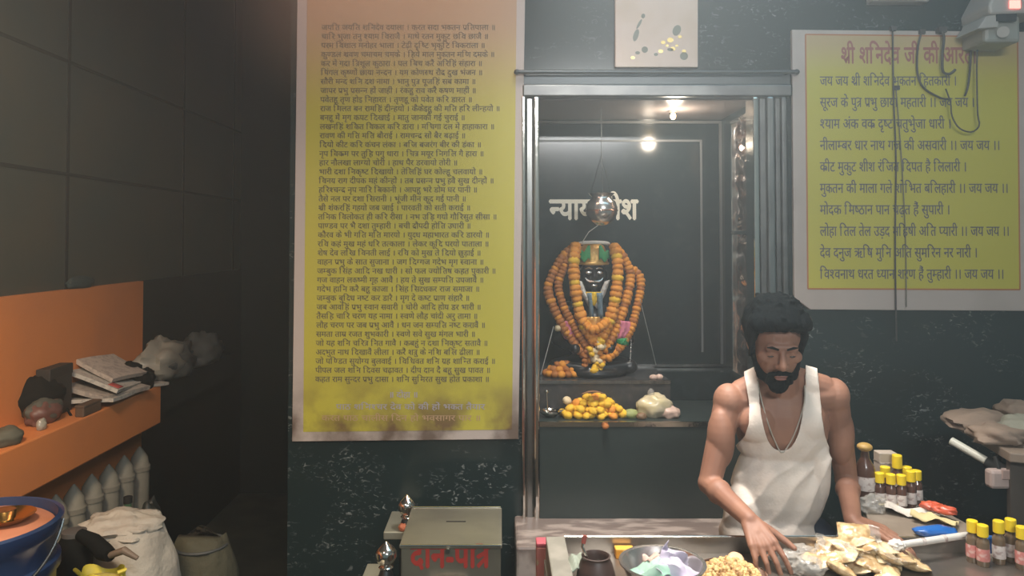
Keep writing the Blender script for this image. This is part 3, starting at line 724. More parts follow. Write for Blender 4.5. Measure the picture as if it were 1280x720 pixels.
for i, px in enumerate((816, 824)):
    o = crumple('sweet', 'pale_pink', (0.017, 0.014, 0.013), 9 + i, 0.15); o.location = (P(px, 475, 3.40).x, 3.39 + 0.01 * i, Z2); tag(o, ('pink-brown sweet near the right end of the idol step, the %s of two' % ('left' if i == 0 else 'right')), 'sweet')
# steel spoon dish
sd = empty('oil_lamp', (P(688, 516, 3.27).x, 3.27, Z1)); tag(sd, 'small steel oil lamp dish at the left end of the plinth', 'oil lamp')
MB().lathe([(0.022, 0), (0.026, 0.004), (0.045, 0.018), (0.050, 0.026), (0.047, 0.026), (0.040, 0.016), (0.020, 0.008), (0.002, 0.008)]).build('dish', 'chrome', sd)
MB().tube([(-0.012, 0.01, 0.012), (-0.014, 0.012, 0.055), (-0.016, 0.012, 0.10)], [0.006, 0.004, 0.003], 10).build('stem', 'chrome', sd)
MB().ell((-0.016, 0.012, 0.105), 0.009).build('finial', 'chrome', sd)
MB().tube([(0.04, 0, 0.022), (0.075, -0.01, 0.032)], [0.007, 0.005], 8).build('spout', 'chrome', sd)

# hanging pot
hp = P(752, 261, 3.42)
kp = empty('hanging_pot', hp); tag(kp, 'small shiny metal water pot hanging in front of the cream lettering', 'pot')
MB().lathe([(0.012, -0.076), (0.030, -0.072), (0.056, -0.052), (0.070, -0.022), (0.071, 0.006), (0.062, 0.032), (0.046, 0.046), (0.044, 0.054), (0.056, 0.066), (0.058, 0.070), (0.052, 0.070), (0.040, 0.054)], seg=40).build('pot_body', 'bowl_steel', kp)
MB().tube([Vector((0.071 * math.cos(t_), 0.071 * math.sin(t_), -0.008)) for t_ in [2 * math.pi * k / 40 for k in range(41)]], 0.003, 8).build('belly_ring', mat('copper', (0.60, 0.30, 0.20), 0.25, 1.0), kp)
for k in range(3):
    t_ = 2 * math.pi * k / 3 + 0.5
    MB().tube([(0.055 * math.cos(t_), 0.055 * math.sin(t_), 0.068), (0, 0, 0.24)], 0.0012, 6).build('wire', 'dark_steel', kp)
MB().tube([(0, 0, 0.24), (0, 0, nzt - hp.z)], 0.0012, 6).build('cord', 'dark_steel', kp)
MB().tube([(-0.010, 0, -0.07), P(736, 290, 3.42) - hp, P(727, 304, 3.47) - hp], 0.0022, 6).build('drip_thread', 'thread', kp)
# fine strings beside the statue
for lab, pa, pb, bead in (('fine beaded silver string hanging right of the statue', (789, 424, a), (787, 464, a), True), ('thin pale thread slanting down right of the statue', (800, 374, a), (820, 456, 3.68), False), ('thin pale thread slanting down left of the statue', (692, 408, a), (676, 468, a), False)):
    s_ = empty('string'); tag(s_, lab, 'string')
    A, B = P(*pa), P(*pb)
    MB().tube([A, A.lerp(B, .5) + Vector((0, -0.003, 0)), B], 0.0016, 6).build('thread', 'thread', s_)
    if bead:
        for k in range(9): MB().ell(A.lerp(B, (k + .5) / 9), 0.0045, seg=10, rings=6).build('bead', 'idol_silver', s_)
o = blossom('c', P(698, 410, a), 0.018, name='white_flower'); tag(o, 'cream flower caught on the outer left garland', 'flower')

# ------------------------------------------------------------------ counter and what stands on it
ZC, ZR = 0.848, 0.893      # tray floor, tray rim
cx0 = PZ(706, 671, ZR).x; cy1 = PZ(706, 671, ZR).y
M['counter'] = mat('counter_steel', (0.40, 0.36, 0.32), 0.30, 0.85, vary=(5, (0.28, 0.25, 0.22), 0.4, 0.6))
M['marble_grey'] = mat('greenish_grey_marble', (0.27, 0.26, 0.22), 0.4, vary=(14, (0.36, 0.34, 0.29), 0.45, 0.65))
co = empty('counter'); tag(co, 'long steel-topped serving counter in front of the vested man', 'counter')
MB().box((cx0 - 0.06, 1.50, 0.0), (2.35, cy1, ZC - 0.02)).build('base_cabinet', 'marble_grey', co, smooth=False)
MB().box((cx0, 1.50, ZC - 0.02), (2.35, cy1, ZC)).build('tray_floor', 'counter', co, smooth=False)
MB().box((cx0, cy1 - 0.006, ZC), (2.35, cy1 + 0.004, ZR)).build('back_rim', 'counter', co, smooth=False)
MB().tube([(cx0, cy1, ZR), (1.0, cy1, ZR)], 0.0045, 10).build('rim_bead', 'chrome', co)
MB().box((cx0 - 0.055, 1.50, ZC - 0.02), (cx0, cy1 + 0.004, ZR)).build('side_slab', 'marble_grey', co, smooth=False, bevel=0.004)
wg = empty('side_counter'); tag(wg, 'brown-topped side counter beside the man, carrying the far bottles', 'counter')
M['brown_top'] = mat('worn_brown_top', (0.21, 0.17, 0.135), 0.4, vary=(9, (0.30, 0.25, 0.20), 0.45, 0.7))
poly = [PZ(1082, 664, ZR), PZ(1079, 628, ZR), PZ(1148, 621, ZR), PZ(1222, 660, ZR)]
poly[0].y = poly[3].y = cy1 + 0.005
MB().prism([Vector((p_.x, p_.y, ZR)) for p_ in poly], (0, 0, -0.03)).build('top', 'brown_top', wg, smooth=False, bevel=0.004)
MB().prism([Vector((p_.x * 0.985 + 0.015, p_.y * 0.985 + 0.035, ZR - 0.03)) for p_ in poly], (0, 0, -(ZR - 0.03))).build('cabinet', 'marble_grey', wg, smooth=False)

# steel bowl with crumpled notes
bp = PZ(828, 705, ZC + 0.075); bw = empty('steel_bowl', (bp.x, bp.y, ZC)); tag(bw, 'round steel bowl holding crumpled green and lilac paper', 'bowl')
MB().lathe([(0.055, 0.0), (0.062, 0.002), (0.088, 0.035), (0.104, 0.075), (0.110, 0.078), (0.110, 0.081), (0.101, 0.080), (0.084, 0.038), (0.058, 0.008), (0.002, 0.006)], seg=48).build('bowl_wall', 'bowl_steel', bw)
def paper(name, m, w_, h_, seed, loc, rot, label, cat, amp=0.02, group=None):
    rr = random.Random(seed); s1, s2 = rr.uniform(0, 9), rr.uniform(0, 9)
    o = MB().grid(lambda u, v: Vector(((u - .5) * w_, (v - .5) * h_, amp * noise.noise(Vector((u * 2.3 + s1, v * 2.3 + s2, 0))) * 2 + amp * 0.6 * abs(noise.noise(Vector((u * 5 + s2, v * 5, s1)))))), 14, 10).build(name, m, solid=0.0012)
    o.location = loc; o.rotation_euler = rot
    return tag(o, label, cat, group)
M['note_green'] = mat('pale_green_paper', (0.38, 0.58, 0.47), 0.7, vary=(14, (0.26, 0.46, 0.36), 0.45, 0.6)); M['note_lilac'] = mat('lilac_paper', (0.55, 0.51, 0.62), 0.7, vary=(14, (0.42, 0.38, 0.50), 0.45, 0.6))
M['note_brown'] = mat('pale_peach_paper', (0.62, 0.45, 0.38), 0.7)
B0 = Vector((bp.x, bp.y, ZC))
paper('banknote', 'note_green', 0.12, 0.062, 1, B0 + Vector((-0.030, -0.012, 0.058)), (R(25), R(-14), R(12)), 'crumpled pale green banknote in the left half of the steel bowl', 'banknote')
paper('banknote', 'note_lilac', 0.10, 0.066, 2, B0 + Vector((0.036, -0.018, 0.060)), (R(30), R(18), R(-25)), 'crumpled lilac banknote in the right half of the steel bowl', 'banknote')
paper('banknote', 'note_lilac', 0.09, 0.055, 5, B0 + Vector((0.040, 0.028, 0.072)), (R(48), R(34), R(20)), 'lilac banknote standing against the right wall of the bowl', 'banknote')
paper('banknote', 'note_brown', 0.06, 0.05, 7, B0 + Vector((-0.018, 0.022, 0.066)), (R(30), R(8), R(40)), 'small peach banknote at the back of the steel bowl', 'banknote')

# plate of dried sweets
M['crumb'] = mat('golden_sugar_bits', (0.62, 0.43, 0.19), 0.55, vary=(45, (0.26, 0.13, 0.04), 0.46, 0.62))
pp = PZ(912, 712, ZC + 0.02); pl = empty('sweet_plate', (pp.x, pp.y - 0.01, ZC)); tag(pl, 'steel plate under a heap of golden sweet bits right of the bowl', 'plate')
MB().lathe([(0.060, 0), (0.075, 0.004), (0.092, 0.016), (0.094, 0.018), (0.088, 0.017), (0.070, 0.008), (0.002, 0.007)], seg=40).build('dish', 'chrome', pl)
hb = MB(); rr = random.Random(3)
for i in range(240):
    ang = i * 2.39996; q = math.sqrt((i + .5) / 240) ; rad = 0.076 * q
    z_ = 0.012 + 0.028 * (1 - q * q) + rr.uniform(-.002, .004)
    s_ = rr.uniform(0.006, 0.0115)
    hb.ell((rad * math.cos(ang), rad * math.sin(ang), z_), (s_, s_ * rr.uniform(.6, 1), s_ * .7), Euler((rr.uniform(0, 3), rr.uniform(0, 3), 0)).to_matrix(), 7, 5)
hb.ell((0, 0, 0.012), (0.076, 0.076, 0.020))
o = hb.build('sweet_bits', 'crumb', sharp=80); o.location = pl.location; tag(o, 'heap of golden sugary bits on the steel plate', 'sweets', kind='stuff')
o = MB().lathe([(0.002, 0), (0.018, 0.001), (0.022, 0.004), (0.018, 0.008), (0.002, 0.009)]).build('round_sweet', mat('peach_sweet', (0.62, 0.40, 0.24), 0.5)); q = PZ(927, 704, ZC + 0.055); o.location = (pl.location.x + 0.022, pl.location.y + 0.028, ZC + 0.038); o.rotation_euler = (R(35), 0, 0); tag(o, 'flat round peach sweet on top of the golden bits', 'sweet')

# packets of sweets in clear bags, heaped at the right of the counter
M['sweet_pack'] = mat('beige_sweets_in_plastic', (0.70, 0.52, 0.29), 0.25, vary=(38, (0.48, 0.31, 0.14), 0.42, 0.62), coat=1.0, bump=(55, 0.6))
M['sweet_pack2'] = mat('pale_sweets_in_plastic', (0.76, 0.64, 0.42), 0.25, vary=(38, (0.54, 0.40, 0.24), 0.42, 0.62), coat=1.0, bump=(55, 0.6))
pc = PZ(1088, 716, ZC); protos = []
for s in range(4):
    e_ = empty('sweet_packet'); protos.append(e_)
    mb = MB().grid(lambda u, v: Vector(((u - .5) * 0.085, (v - .5) * 0.062, 0.017 * (math.sin(u * math.pi) * math.sin(v * math.pi)) ** 0.6 * (1 + 0.45 * noise.noise(Vector((u * 5 + s * 3, v * 5, 1)))))), 16, 12)
    mb.grid(lambda u, v: Vector(((u - .5) * 0.085, (v - .5) * 0.062, -0.014 * (math.sin(u * math.pi) * math.sin(v * math.pi)) ** 0.6)), 16, 12)
    bmesh.ops.remove_doubles(mb.b, verts=mb.b.verts, dist=1e-5)
    mb.build('filled_bag', 'sweet_pack' if s % 2 else 'sweet_pack2', e_, sharp=80)
    MB().grid(lambda u, v: Vector((0.040 + 0.026 * u, (v - .5) * (0.062 - 0.02 * u), 0.005 * math.sin(v * 14 + s) + 0.006 * u)), 5, 10).build('bag_end', 'clear', e_)
rr = random.Random(12); used = [False] * 4; n_ = 0
for lvl, (rad, cnt) in enumerate(((0.128, 14), (0.100, 11), (0.072, 8), (0.045, 5), (0.02, 3))):
    for k in range(cnt):
        ang = 2 * math.pi * k / cnt + lvl * 0.7; q = rad * (1 if k % 2 else 0.55)
        s = n_ % 4; loc = (pc.x + q * math.cos(ang) * 1.08, pc.y + 0.045 + q * math.sin(ang) * 0.62, ZC + 0.014 + lvl * 0.012)
        rot = (rr.uniform(-.5, .5), rr.uniform(-.45, .45), rr.uniform(0, 6.28))
        if not used[s]: o = protos[s]; o.location = loc; o.rotation_euler = rot; used[s] = True
        else: o = copy_tree(protos[s], loc, rot=rot)
        tag(o, 'clear bag of beige sweets in the big heap on the counter', 'packet', 'clear bags of sweets heaped on the counter'); n_ += 1
tp = copy_tree(protos[1], (pc.x - 0.015, pc.y + 0.06, ZC + 0.082), rot=(R(42), 0, R(-15))); tag(tp, 'clear bag of beige sweets standing up at the top of the heap', 'packet')
for i, (px, py) in enumerate(((985, 700), (1003, 694), (1012, 708))):
    q = PZ(px, py, ZC + 0.02)
    o = crumple('empty_bag', 'clear', (0.040, 0.030, 0.026), 20 + i, 0.45, 3.2); o.location = (q.x, q.y, ZC); tag(o, ['crumpled empty clear bag nearest the plate of golden bits', 'crumpled empty clear bag at the back, left of the sweets heap', 'crumpled empty clear bag touching the left foot of the sweets heap'][i], 'bag')

# bottles with yellow caps
M['cap_y'] = mat('yellow_cap', (0.82, 0.60, 0.02), 0.4); M['oil'] = mat('dark_oil_bottle', (0.085, 0.040, 0.028), 0.18, coat=0.6); M['amber'] = mat('pale_amber_bottle', (0.15, 0.105, 0.065), 0.2, coat=0.6)
M['lab_white'] = mat('white_label', (0.58, 0.53, 0.50), 0.6, vary=(60, (0.36, 0.28, 0.26), 0.5, 0.6)); M['lab_pink'] = mat('pink_label', (0.55, 0.20, 0.18), 0.6, vary=(60, (0.62, 0.42, 0.38), 0.5, 0.62))
def bottle(loc, h, body, lab, label, group, rz=0.0, r=0.0165):
    e_ = empty('oil_bottle', loc, rz); tag(e_, label, 'bottle', group)
    MB().lathe([(r * .9, 0), (r, 0.003), (r, h * 0.56), (r * .93, h * 0.62), (r * .55, h * 0.70), (r * .50, h * 0.78)], seg=20).build('glass_body', body, e_)
    MB().lathe([(r * .80, h * 0.72), (r * .86, h * 0.73), (r * .86, h * 0.985), (r * .78, h)], seg=20).build('cap', 'cap_y', e_, sharp=30)
    MB().lathe([(r * 1.02, h * 0.14), (r * 1.03, h * 0.15), (r * 1.03, h * 0.43), (r * 1.02, h * 0.44)], seg=20, caps=False).build('paper_label', lab, e_)
    return e_
GF = 'yellow-capped bottles at the right front of the counter'
for px, py, h, lab, txt in ((1216, 702, .115, 'lab_pink', 'leftmost yellow-capped bottle with pink label at the counter right end'), (1229, 707, .112, 'lab_pink', 'pink-labelled yellow-capped bottle, second from the left at the counter right end'),
                            (1249, 704, .118, 'lab_white', 'brown yellow-capped bottle right of the blue packet'), (1264, 702, .119, 'lab_white', 'pale-labelled yellow-capped bottle, second from the frame edge'), (1278, 711, .115, 'lab_pink', 'yellow-capped bottle cut by the right edge of the frame')):
    q = PZ(px, py, ZC); bottle(q, h, 'amber', lab, txt, GF)
q = PZ(1239, 697, ZC); o = empty('blue_packet', q); tag(o, 'small shiny blue packet between the yellow-capped bottle pairs', 'packet')
M['blue'] = mat('blue_plastic', (0.015, 0.12, 0.42), 0.3, coat=0.5); M['white'] = mat('white_plastic', (0.66, 0.64, 0.60), 0.4)
MB().box((-0.018, -0.008, 0.012), (0.018, 0.008, 0.062)).build('pack', 'blue', o, smooth=False, bevel=0.006); MB().box((-0.020, -0.009, 0.0), (0.020, 0.009, 0.014)).build('white_base', 'white', o, smooth=False, bevel=0.002)
GB = 'yellow-capped bottles on the side counter'
for px, py, h, txt in ((1100, 634, .110, 'dark yellow-capped bottle, leftmost of the front row on the side counter'), (1114, 636, .110, 'dark yellow-capped bottle, second in the front row on the side counter'),
                       (1127, 637, .110, 'dark yellow-capped bottle, third in the front row on the side counter'), (1139, 635, .118, 'dark yellow-capped bottle, rightmost of the front row on the side counter')):
    q = PZ(px, py, ZR); bottle(q, h, 'oil', 'lab_white', txt, GB)
for px, py, h, txt in ((1107, 628, .116, 'dark yellow-capped bottle behind the left of the front row'), (1122, 627, .152, 'tallest yellow-capped bottle, rising behind the middle of the side counter row'), (1134, 628, .116, 'dark yellow-capped bottle behind the right of the front row'), (1146, 629, .106, 'dark yellow-capped bottle at the far right back of the side counter')):
    q = PZ(px, py, ZR); bottle(q, h, 'oil', 'lab_white', txt, GB, r=0.018)
# tall honey bottle beside them
q = PZ(1077, 630, ZR); q.x += 0.012
hb_ = empty('honey_bottle', q); tag(hb_, 'tall dark bottle with brown knob cap and white label near the man\'s arm', 'bottle')
MB().lathe([(0.030, 0), (0.033, 0.004), (0.033, 0.105), (0.028, 0.125), (0.014, 0.150), (0.012, 0.175)], seg=24).build('glass_body', 'oil', hb_)
MB().ell((0, 0, 0.184), (0.024, 0.024, 0.014)).build('knob_cap', mat('ochre_cap', (0.40, 0.25, 0.07), 0.5), hb_)
MB().lathe([(0.034, 0.050), (0.0343, 0.052), (0.0343, 0.092), (0.034, 0.094)], seg=24, caps=False).build('paper_label', 'lab_white', hb_)
o = crumple('plastic_bag', 'clear', (0.04, 0.025, 0.03), 31, 0.5, 3.0); q2 = PZ(1086, 640, ZR); o.location = (q2.x + 0.01, q2.y - 0.0, ZR); tag(o, 'clear crinkled plastic bag in front of the tall dark bottle', 'bag')
o = empty('carton', PZ(1109, 622, ZR)); tag(o, 'small pale carton behind the yellow-capped bottles', 'carton')
MB().box((-0.03, -0.012, 0), (0.03, 0.03, 0.15)).build('carton_body', mat('pale_card', (0.42, 0.36, 0.30), 0.7), o, smooth=False, bevel=0.003); MB().box((-0.03, -0.013, 0.115), (0.03, 0.03, 0.118)).build('flap_seam', 'lab_white', o, smooth=False)
# papers and packets on the side counter
M['paper_y'] = mat('yellowish_paper', (0.60, 0.50, 0.26), 0.7); M['paper_w'] = mat('off_white_paper', (0.60, 0.56, 0.50), 0.7); M['red_p'] = mat('red_packet', (0.55, 0.09, 0.04), 0.4, coat=0.4)
for px, py, w_, h_, m_, lab, z_, rz in ((1112, 636, .07, .035, 'paper_y', 'small yellow paper slip in front of the yellow-capped bottles', .012, .1), (1140, 645, .15, .06, 'paper_w', 'off-white paper sheet on the side counter beside the bottles', .012, -.5), (1168, 655, .12, .06, 'paper_y', 'yellowish paper sheet under the red packet on the side counter', .018, -.7)):
    q = PZ(px, py, ZR); q.z += z_; paper(m_, m_, w_, h_, px, q, (0, 0, rz), lab, 'paper', 0.012).name = 'paper_sheet'
for px, py, lab in ((1166, 646, 'red glossy packet on the side counter, left of the pair'), (1181, 651, 'red glossy packet on the side counter, right of the pair')):
    q = PZ(px, py, ZR); o = crumple('red_packet', 'red_p', (0.034, 0.020, 0.014), px, 0.3, 2.5); o.location = (q.x, q.y, ZR + 0.022); o.rotation_euler = (0, 0, -.6); tag(o, lab, 'packet')
q = PZ(1172, 672, ZR); o = crumple('blue_pouch', 'blue', (0.060, 0.024, 0.016), 41, 0.25, 2.0); o.location = (q.x, q.y + 0.012, ZR + 0.002); tag(o, 'flat blue pouch lying behind the white tube', 'pouch')
A, B = PZ(1126, 681, ZR + .009), PZ(1208, 669, ZR + .009)
o = empty('white_tube'); tag(o, 'long white paper tube lying along the rim of the counter', 'tube')
MB().tube([A, B], 0.0095, 14).build('roll', 'white', o)
for q in (A.lerp(B, .3), A.lerp(B, .62)): MB().tube([q, q + (B - A).normalized() * 0.012], 0.0102, 14).build('band', 'lab_white', o)
for q in (A.lerp(B, -0.07),): 
    o = crumple('tissue', 'white', (0.022, 0.016, 0.014), 51, 0.4, 3); o.location = (q.x, q.y, ZR); tag(o, 'crumpled white tissue at the left end of the white tube', 'tissue')

# left part of the tray: orange cartons, brown jug with steel ladle, green cloth
M['orange_card'] = mat('orange_card', (0.78, 0.33, 0.03), 0.5)
q = PZ(780, 696, ZC); o = empty('orange_box', q); tag(o, 'small orange box in the tray left of the steel bowl', 'box')
MB().box((-0.025, -0.015, 0), (0.025, 0.015, 0.026)).build('box_body', 'orange_card', o, smooth=False, bevel=0.002); MB().box((-0.026, -0.0155, 0.019), (0.026, 0.0155, 0.027)).build('lid', mat('orange_lid', (0.80, 0.40, 0.05), 0.45), o, smooth=False, bevel=0.002)
q = PZ(745, 731, ZC); jug = empty('brown_jug', q); tag(jug, 'dark brown pot with a ladle at the left of the tray', 'pot')
M['clay'] = mat('dark_brown_clay', (0.065, 0.042, 0.036), 0.45)
MB().lathe([(0.050, 0), (0.054, 0.006), (0.050, 0.03), (0.042, 0.058), (0.036, 0.070), (0.038, 0.076), (0.034, 0.077), (0.030, 0.068), (0.030, 0.03), (0.002, 0.03)], seg=32).build('pot_wall', 'clay', jug)
ld = empty('ladle', q); tag(ld, 'bent steel ladle standing in the dark brown pot', 'ladle')
MB().tube([(-0.012, -0.004, 0.035), (-0.024, -0.010, 0.075), (-0.036, -0.004, 0.100), (-0.030, 0.0, 0.118)], [0.0045, 0.0045, 0.004, 0.004], 10).build('handle', 'chrome', ld)
MB().ell((-0.006, 0.0, 0.036), (0.014, 0.014, 0.008)).build('scoop', 'chrome', ld)
MB().tube([(-0.033, -0.001, 0.108), (-0.028, 0.001, 0.128)], 0.0062, 10).build('grip', mat('red_grip', (0.35, 0.09, 0.07), 0.5), ld)
o = MB().grid(lambda u, v: Vector(((u - .5) * 0.07 + .01 * v, (v - .5) * 0.06, 0.035 + 0.028 * math.cos((u - .4) * 3.0) * (0.4 + 0.6 * v) + 0.005 * math.sin(u * 17 + v * 5))), 16, 12).build('green_cloth', mat('pale_green_cloth', (0.33, 0.38, 0.31), 0.8), solid=0.004)
q = PZ(722, 712, ZC + .03); o.location = (q.x, q.y, ZC - 0.004); tag(o, 'pale green folded cloth left of the brown pot', 'cloth')

# floral carton standing left of the counter
M['floral'] = mat('pink_floral_print', (0.54, 0.19, 0.16), 0.5, vary=(34, (0.42, 0.36, 0.22), 0.50, 0.62))
o = empty('floral_carton', (P(681, 700, 2.30).x, 2.30, 0)); tag(o, 'tall pink floral carton standing left of the counter', 'carton')
w2 = 0.026; zt_ = P(681, 676, 2.30).z
MB().box((-w2, -0.02, 0), (w2, 0.03, zt_ - 0.012)).build('carton_body', 'floral', o, smooth=False, bevel=0.003); MB().box((-w2, -0.02, zt_ - 0.012), (w2, 0.03, zt_)).build('lid', mat('pink_lid', (0.52, 0.10, 0.13), 0.5), o, smooth=False, bevel=0.003)

# ------------------------------------------------------------------ donation box with red letters
db = empty('donation_box'); tag(db, 'steel donation box with red lettering on its front', 'donation box')
q0 = P(562, 634, 2.90); zD = q0.z
fl, fr_, bl_, br_ = PZ(500, 680, zD), PZ(626, 680, zD), PZ(522, 635, zD), PZ(628, 635, zD)
dx0, dx1, dy0, dy1 = (fl.x + bl_.x) / 2 - 0.008, fr_.x, fl.y, bl_.y
M['box_steel'] = mat('dull_box_steel', (0.36, 0.35, 0.28), 0.38, 0.75, vary=(6, (0.29, 0.28, 0.23), 0.4, 0.65))
MB().box((dx0, dy0, 0.10), (dx1, dy1, zD - 0.012)).build('body', 'box_steel', db, smooth=False, bevel=0.004)
ldp = MB().box((dx0 - 0.004, dy0 - 0.006, zD - 0.014), (dx1 + 0.004, dy1 + 0.004, zD)).build('lid', 'box_steel', db, smooth=False, bevel=0.003)
s0 = PZ(570, 652, zD); MB().box((s0.x - 0.035, s0.y - 0.004, zD - 0.002), (s0.x + 0.035, s0.y + 0.004, zD + 0.0008)).build('coin_slot', 'grout', ldp, smooth=False)
MB().tube([(dx0, dy0 - 0.006, zD - 0.002), (dx1, dy0 - 0.006, zD - 0.002)], 0.004, 8).build('lid_bead', 'chrome', ldp)
MB().tube([(dx0, dy1 + 0.002, zD + 0.001), (dx1, dy1 + 0.002, zD + 0.001)], 0.004, 8).build('hinge', 'chrome', ldp)
for sx in (dx0 + 0.03, dx1 - 0.03):
    for sy in (dy0 + 0.03, dy1 - 0.03): MB().tube([(sx, sy, 0), (sx, sy, 0.11)], 0.018, 10).build('foot', 'dark_steel', db)
A = P(513, 709, dy0 - 0.001); wl = P(612, 709, dy0).x - A.x
lettering('lettering', 'दान-पात्र', 'box_red', (A.x, dy0 - 0.0015, A.z), (1, 0, 0), (0, 0, 1), height=0.112, width=wl, off=0.035, parent=db)
kx = P(560, 687, dy0).x; MB().tube([(kx, dy0 - 0.016, P(560, 687, dy0).z), (kx, dy0, P(560, 687, dy0).z)], 0.008, 12).build('lock_knob', 'chrome', db)
hz = P(560, 722, dy0).z
MB().tube([(kx - .06, dy0, hz), (kx - .06, dy0 - .025, hz), (kx + .06, dy0 - .025, hz), (kx + .06, dy0, hz)], 0.005, 8).build('front_handle', 'chrome', db)

# railing posts with pointed knobs
M['pale_steel'] = mat('pale_railing', (0.36, 0.36, 0.29), 0.4, 0.5)
for px, py, d_, lab, slab, hw in ((510, 633, 2.93, 'railing post with pointed steel knob behind the donation box', (2.90, 3.12), 0.05), (484, 694, 2.52, 'railing post with pointed steel knob left of the donation box', (2.36, 2.66), 0.035)):
    q = P(px, py, d_); o = empty('railing_post', (q.x - 0.004, d_, 0)); tag(o, lab, 'railing post', 'steel-knobbed railing posts')
    z_ = q.z
    MB().lathe([(0.012, -0.048), (0.020, -0.044), (0.024, -0.038), (0.016, -0.030), (0.026, -0.024), (0.036, -0.004), (0.035, 0.012), (0.026, 0.024), (0.014, 0.034), (0.004, 0.044), (0.001, 0.046)], (0, 0, z_)).build('knob', 'chrome', o)
    MB().lathe([(0.030, 0), (0.030, z_ - 0.10), (0.026, z_ - 0.07), (0.018, z_ - 0.045)], seg=20).build('post', 'dark_steel', o)
    MB().box((-0.085, slab[0] - d_, z_ - 0.115), (-0.085 + 2 * hw, slab[1] - d_, z_ - 0.085)).build('rail_slab', 'pale_steel', o, smooth=False, bevel=0.004)
q = P(507, 655, 2.95); o = crumple('orange_flower', mat('red_orange_petal', (0.62, 0.20, 0.10), 0.7), (0.022, 0.018, 0.016), 61, 0.3, 3)
o.location = (q.x + 0.0, 2.95 - 0.035, P(510, 633, 2.93).z - 0.085); tag(o, 'red-orange flower lying on the railing behind the donation box', 'flower')

# ------------------------------------------------------------------ right side table with bundles
zT = 1.08
M['wood'] = mat('worn_wood_top', (0.20, 0.155, 0.12), 0.55, vary=(8, (0.28, 0.22, 0.17), 0.4, 0.65))
tb = empty('side_table'); tag(tb, 'brown table piled with cloth bundles at the right edge', 'table')
pT = [PZ(1186, 521, zT), PZ(1300, 516, zT), PZ(1330, 572, zT), PZ(1262, 566, zT)]
MB().prism([Vector((p_.x, p_.y, zT)) for p_ in pT], (0, 0, -0.03)).build('top', 'wood', tb, smooth=False, bevel=0.004)
ctr = sum((Vector((p_.x, p_.y, 0)) for p_ in pT), Vector()) / 4
M['dim_wood'] = mat('dull_brown_leg', (0.075, 0.062, 0.052), 0.6)
for p_ in pT[1:3]:
    f_ = Vector((p_.x, p_.y, 0)).lerp(ctr, 0.12); MB().box((f_.x - .02, f_.y - .02, 0), (f_.x + .02, f_.y + .02, zT - .03)).build('leg', 'dim_wood', tb, smooth=False)
pa_, pb_ = P(1262, 590, 2.42), P(1300, 590, 2.42)
MB().box((pT[3].x + .015, pT[3].y + 0.02, 0.1), (pT[2].x + .3, pT[3].y + .04, zT - .03)).build('side_panel', 'dim_wood', tb, smooth=False)
M['tan_cloth'] = mat('tan_cloth', (0.27, 0.20, 0.15), 0.85, vary=(9, (0.20, 0.15, 0.115), 0.4, 0.6), bump=(30, 0.4)); M['grey_cloth'] = mat('grey_green_cloth', (0.24, 0.24, 0.19), 0.85, bump=(30, 0.4))
for px, py, r_, m_, s, lab in ((1222, 535, (.10, .10, .035), 'tan_cloth', 71, 'tan folded cloth bundle at the left corner of the side table'), (1246, 553, (.075, .07, .032), 'tan_cloth', 73, 'tan cloth bundle near the front edge of the side table'), (1271, 524, (.06, .07, .04), 'tan_cloth', 74, 'round tan bundle at the back of the side table'), (1277, 550, (.065, .07, .045), 'grey_cloth', 75, 'grey-green cloth bundle right of the tan ones on the side table')):
    q = PZ(px, py, zT); o = crumple('cloth_bundle', m_, r_, s, 0.35, 2.0); o.location = q; tag(o, lab, 'cloth')
A, B = P(1189, 551, 2.62), P(1236, 578, 2.52)
o = empty('white_pipe'); tag(o, 'white plastic pipe sticking out below the side table', 'pipe')
MB().tube([A, B], 0.0135, 16).build('tube', mat('off_white_plastic', (0.58, 0.58, 0.50), 0.4), o)
MB().tube([B - (B - A).normalized() * .005, B + (B - A).normalized() * .09], 0.021, 14).build('socket_end', 'grout', o)
MB().box(B + Vector((0.02, 0.0, -0.01)), B + Vector((0.10, 0.05, 0.30)) * 1).build('bracket', 'grout', o, smooth=False) if False else MB().tube([B + Vector((0.03, 0.0, 0.0)), B + Vector((0.035, 0.0, zT - .03 - B.z - 0.005))], 0.012, 8).build('bracket', 'grout', o)
q = P(1249, 597, 2.46); o = empty('wall_socket', q); tag(o, 'pinkish plastic switch box hanging under the side table', 'switch box')
M['pink_plastic'] = mat('pinkish_plastic', (0.42, 0.33, 0.30), 0.4)
MB().box((-.038, -.02, -.032), (.038, .02, .028)).build('housing', 'pink_plastic', o, bevel=0.010, smooth=False); MB().box((-.005, -.024, 0.0), (.036, -.018, .032)).build('switch_plate', mat('dusty_pink_plate', (0.36, 0.26, 0.23), 0.4), o, smooth=False, bevel=0.003)
MB().tube([(0.0, 0.0, .026), (0.0, 0.02, zT - .03 - q.z)], 0.006, 8).build('cable', 'grout', o)

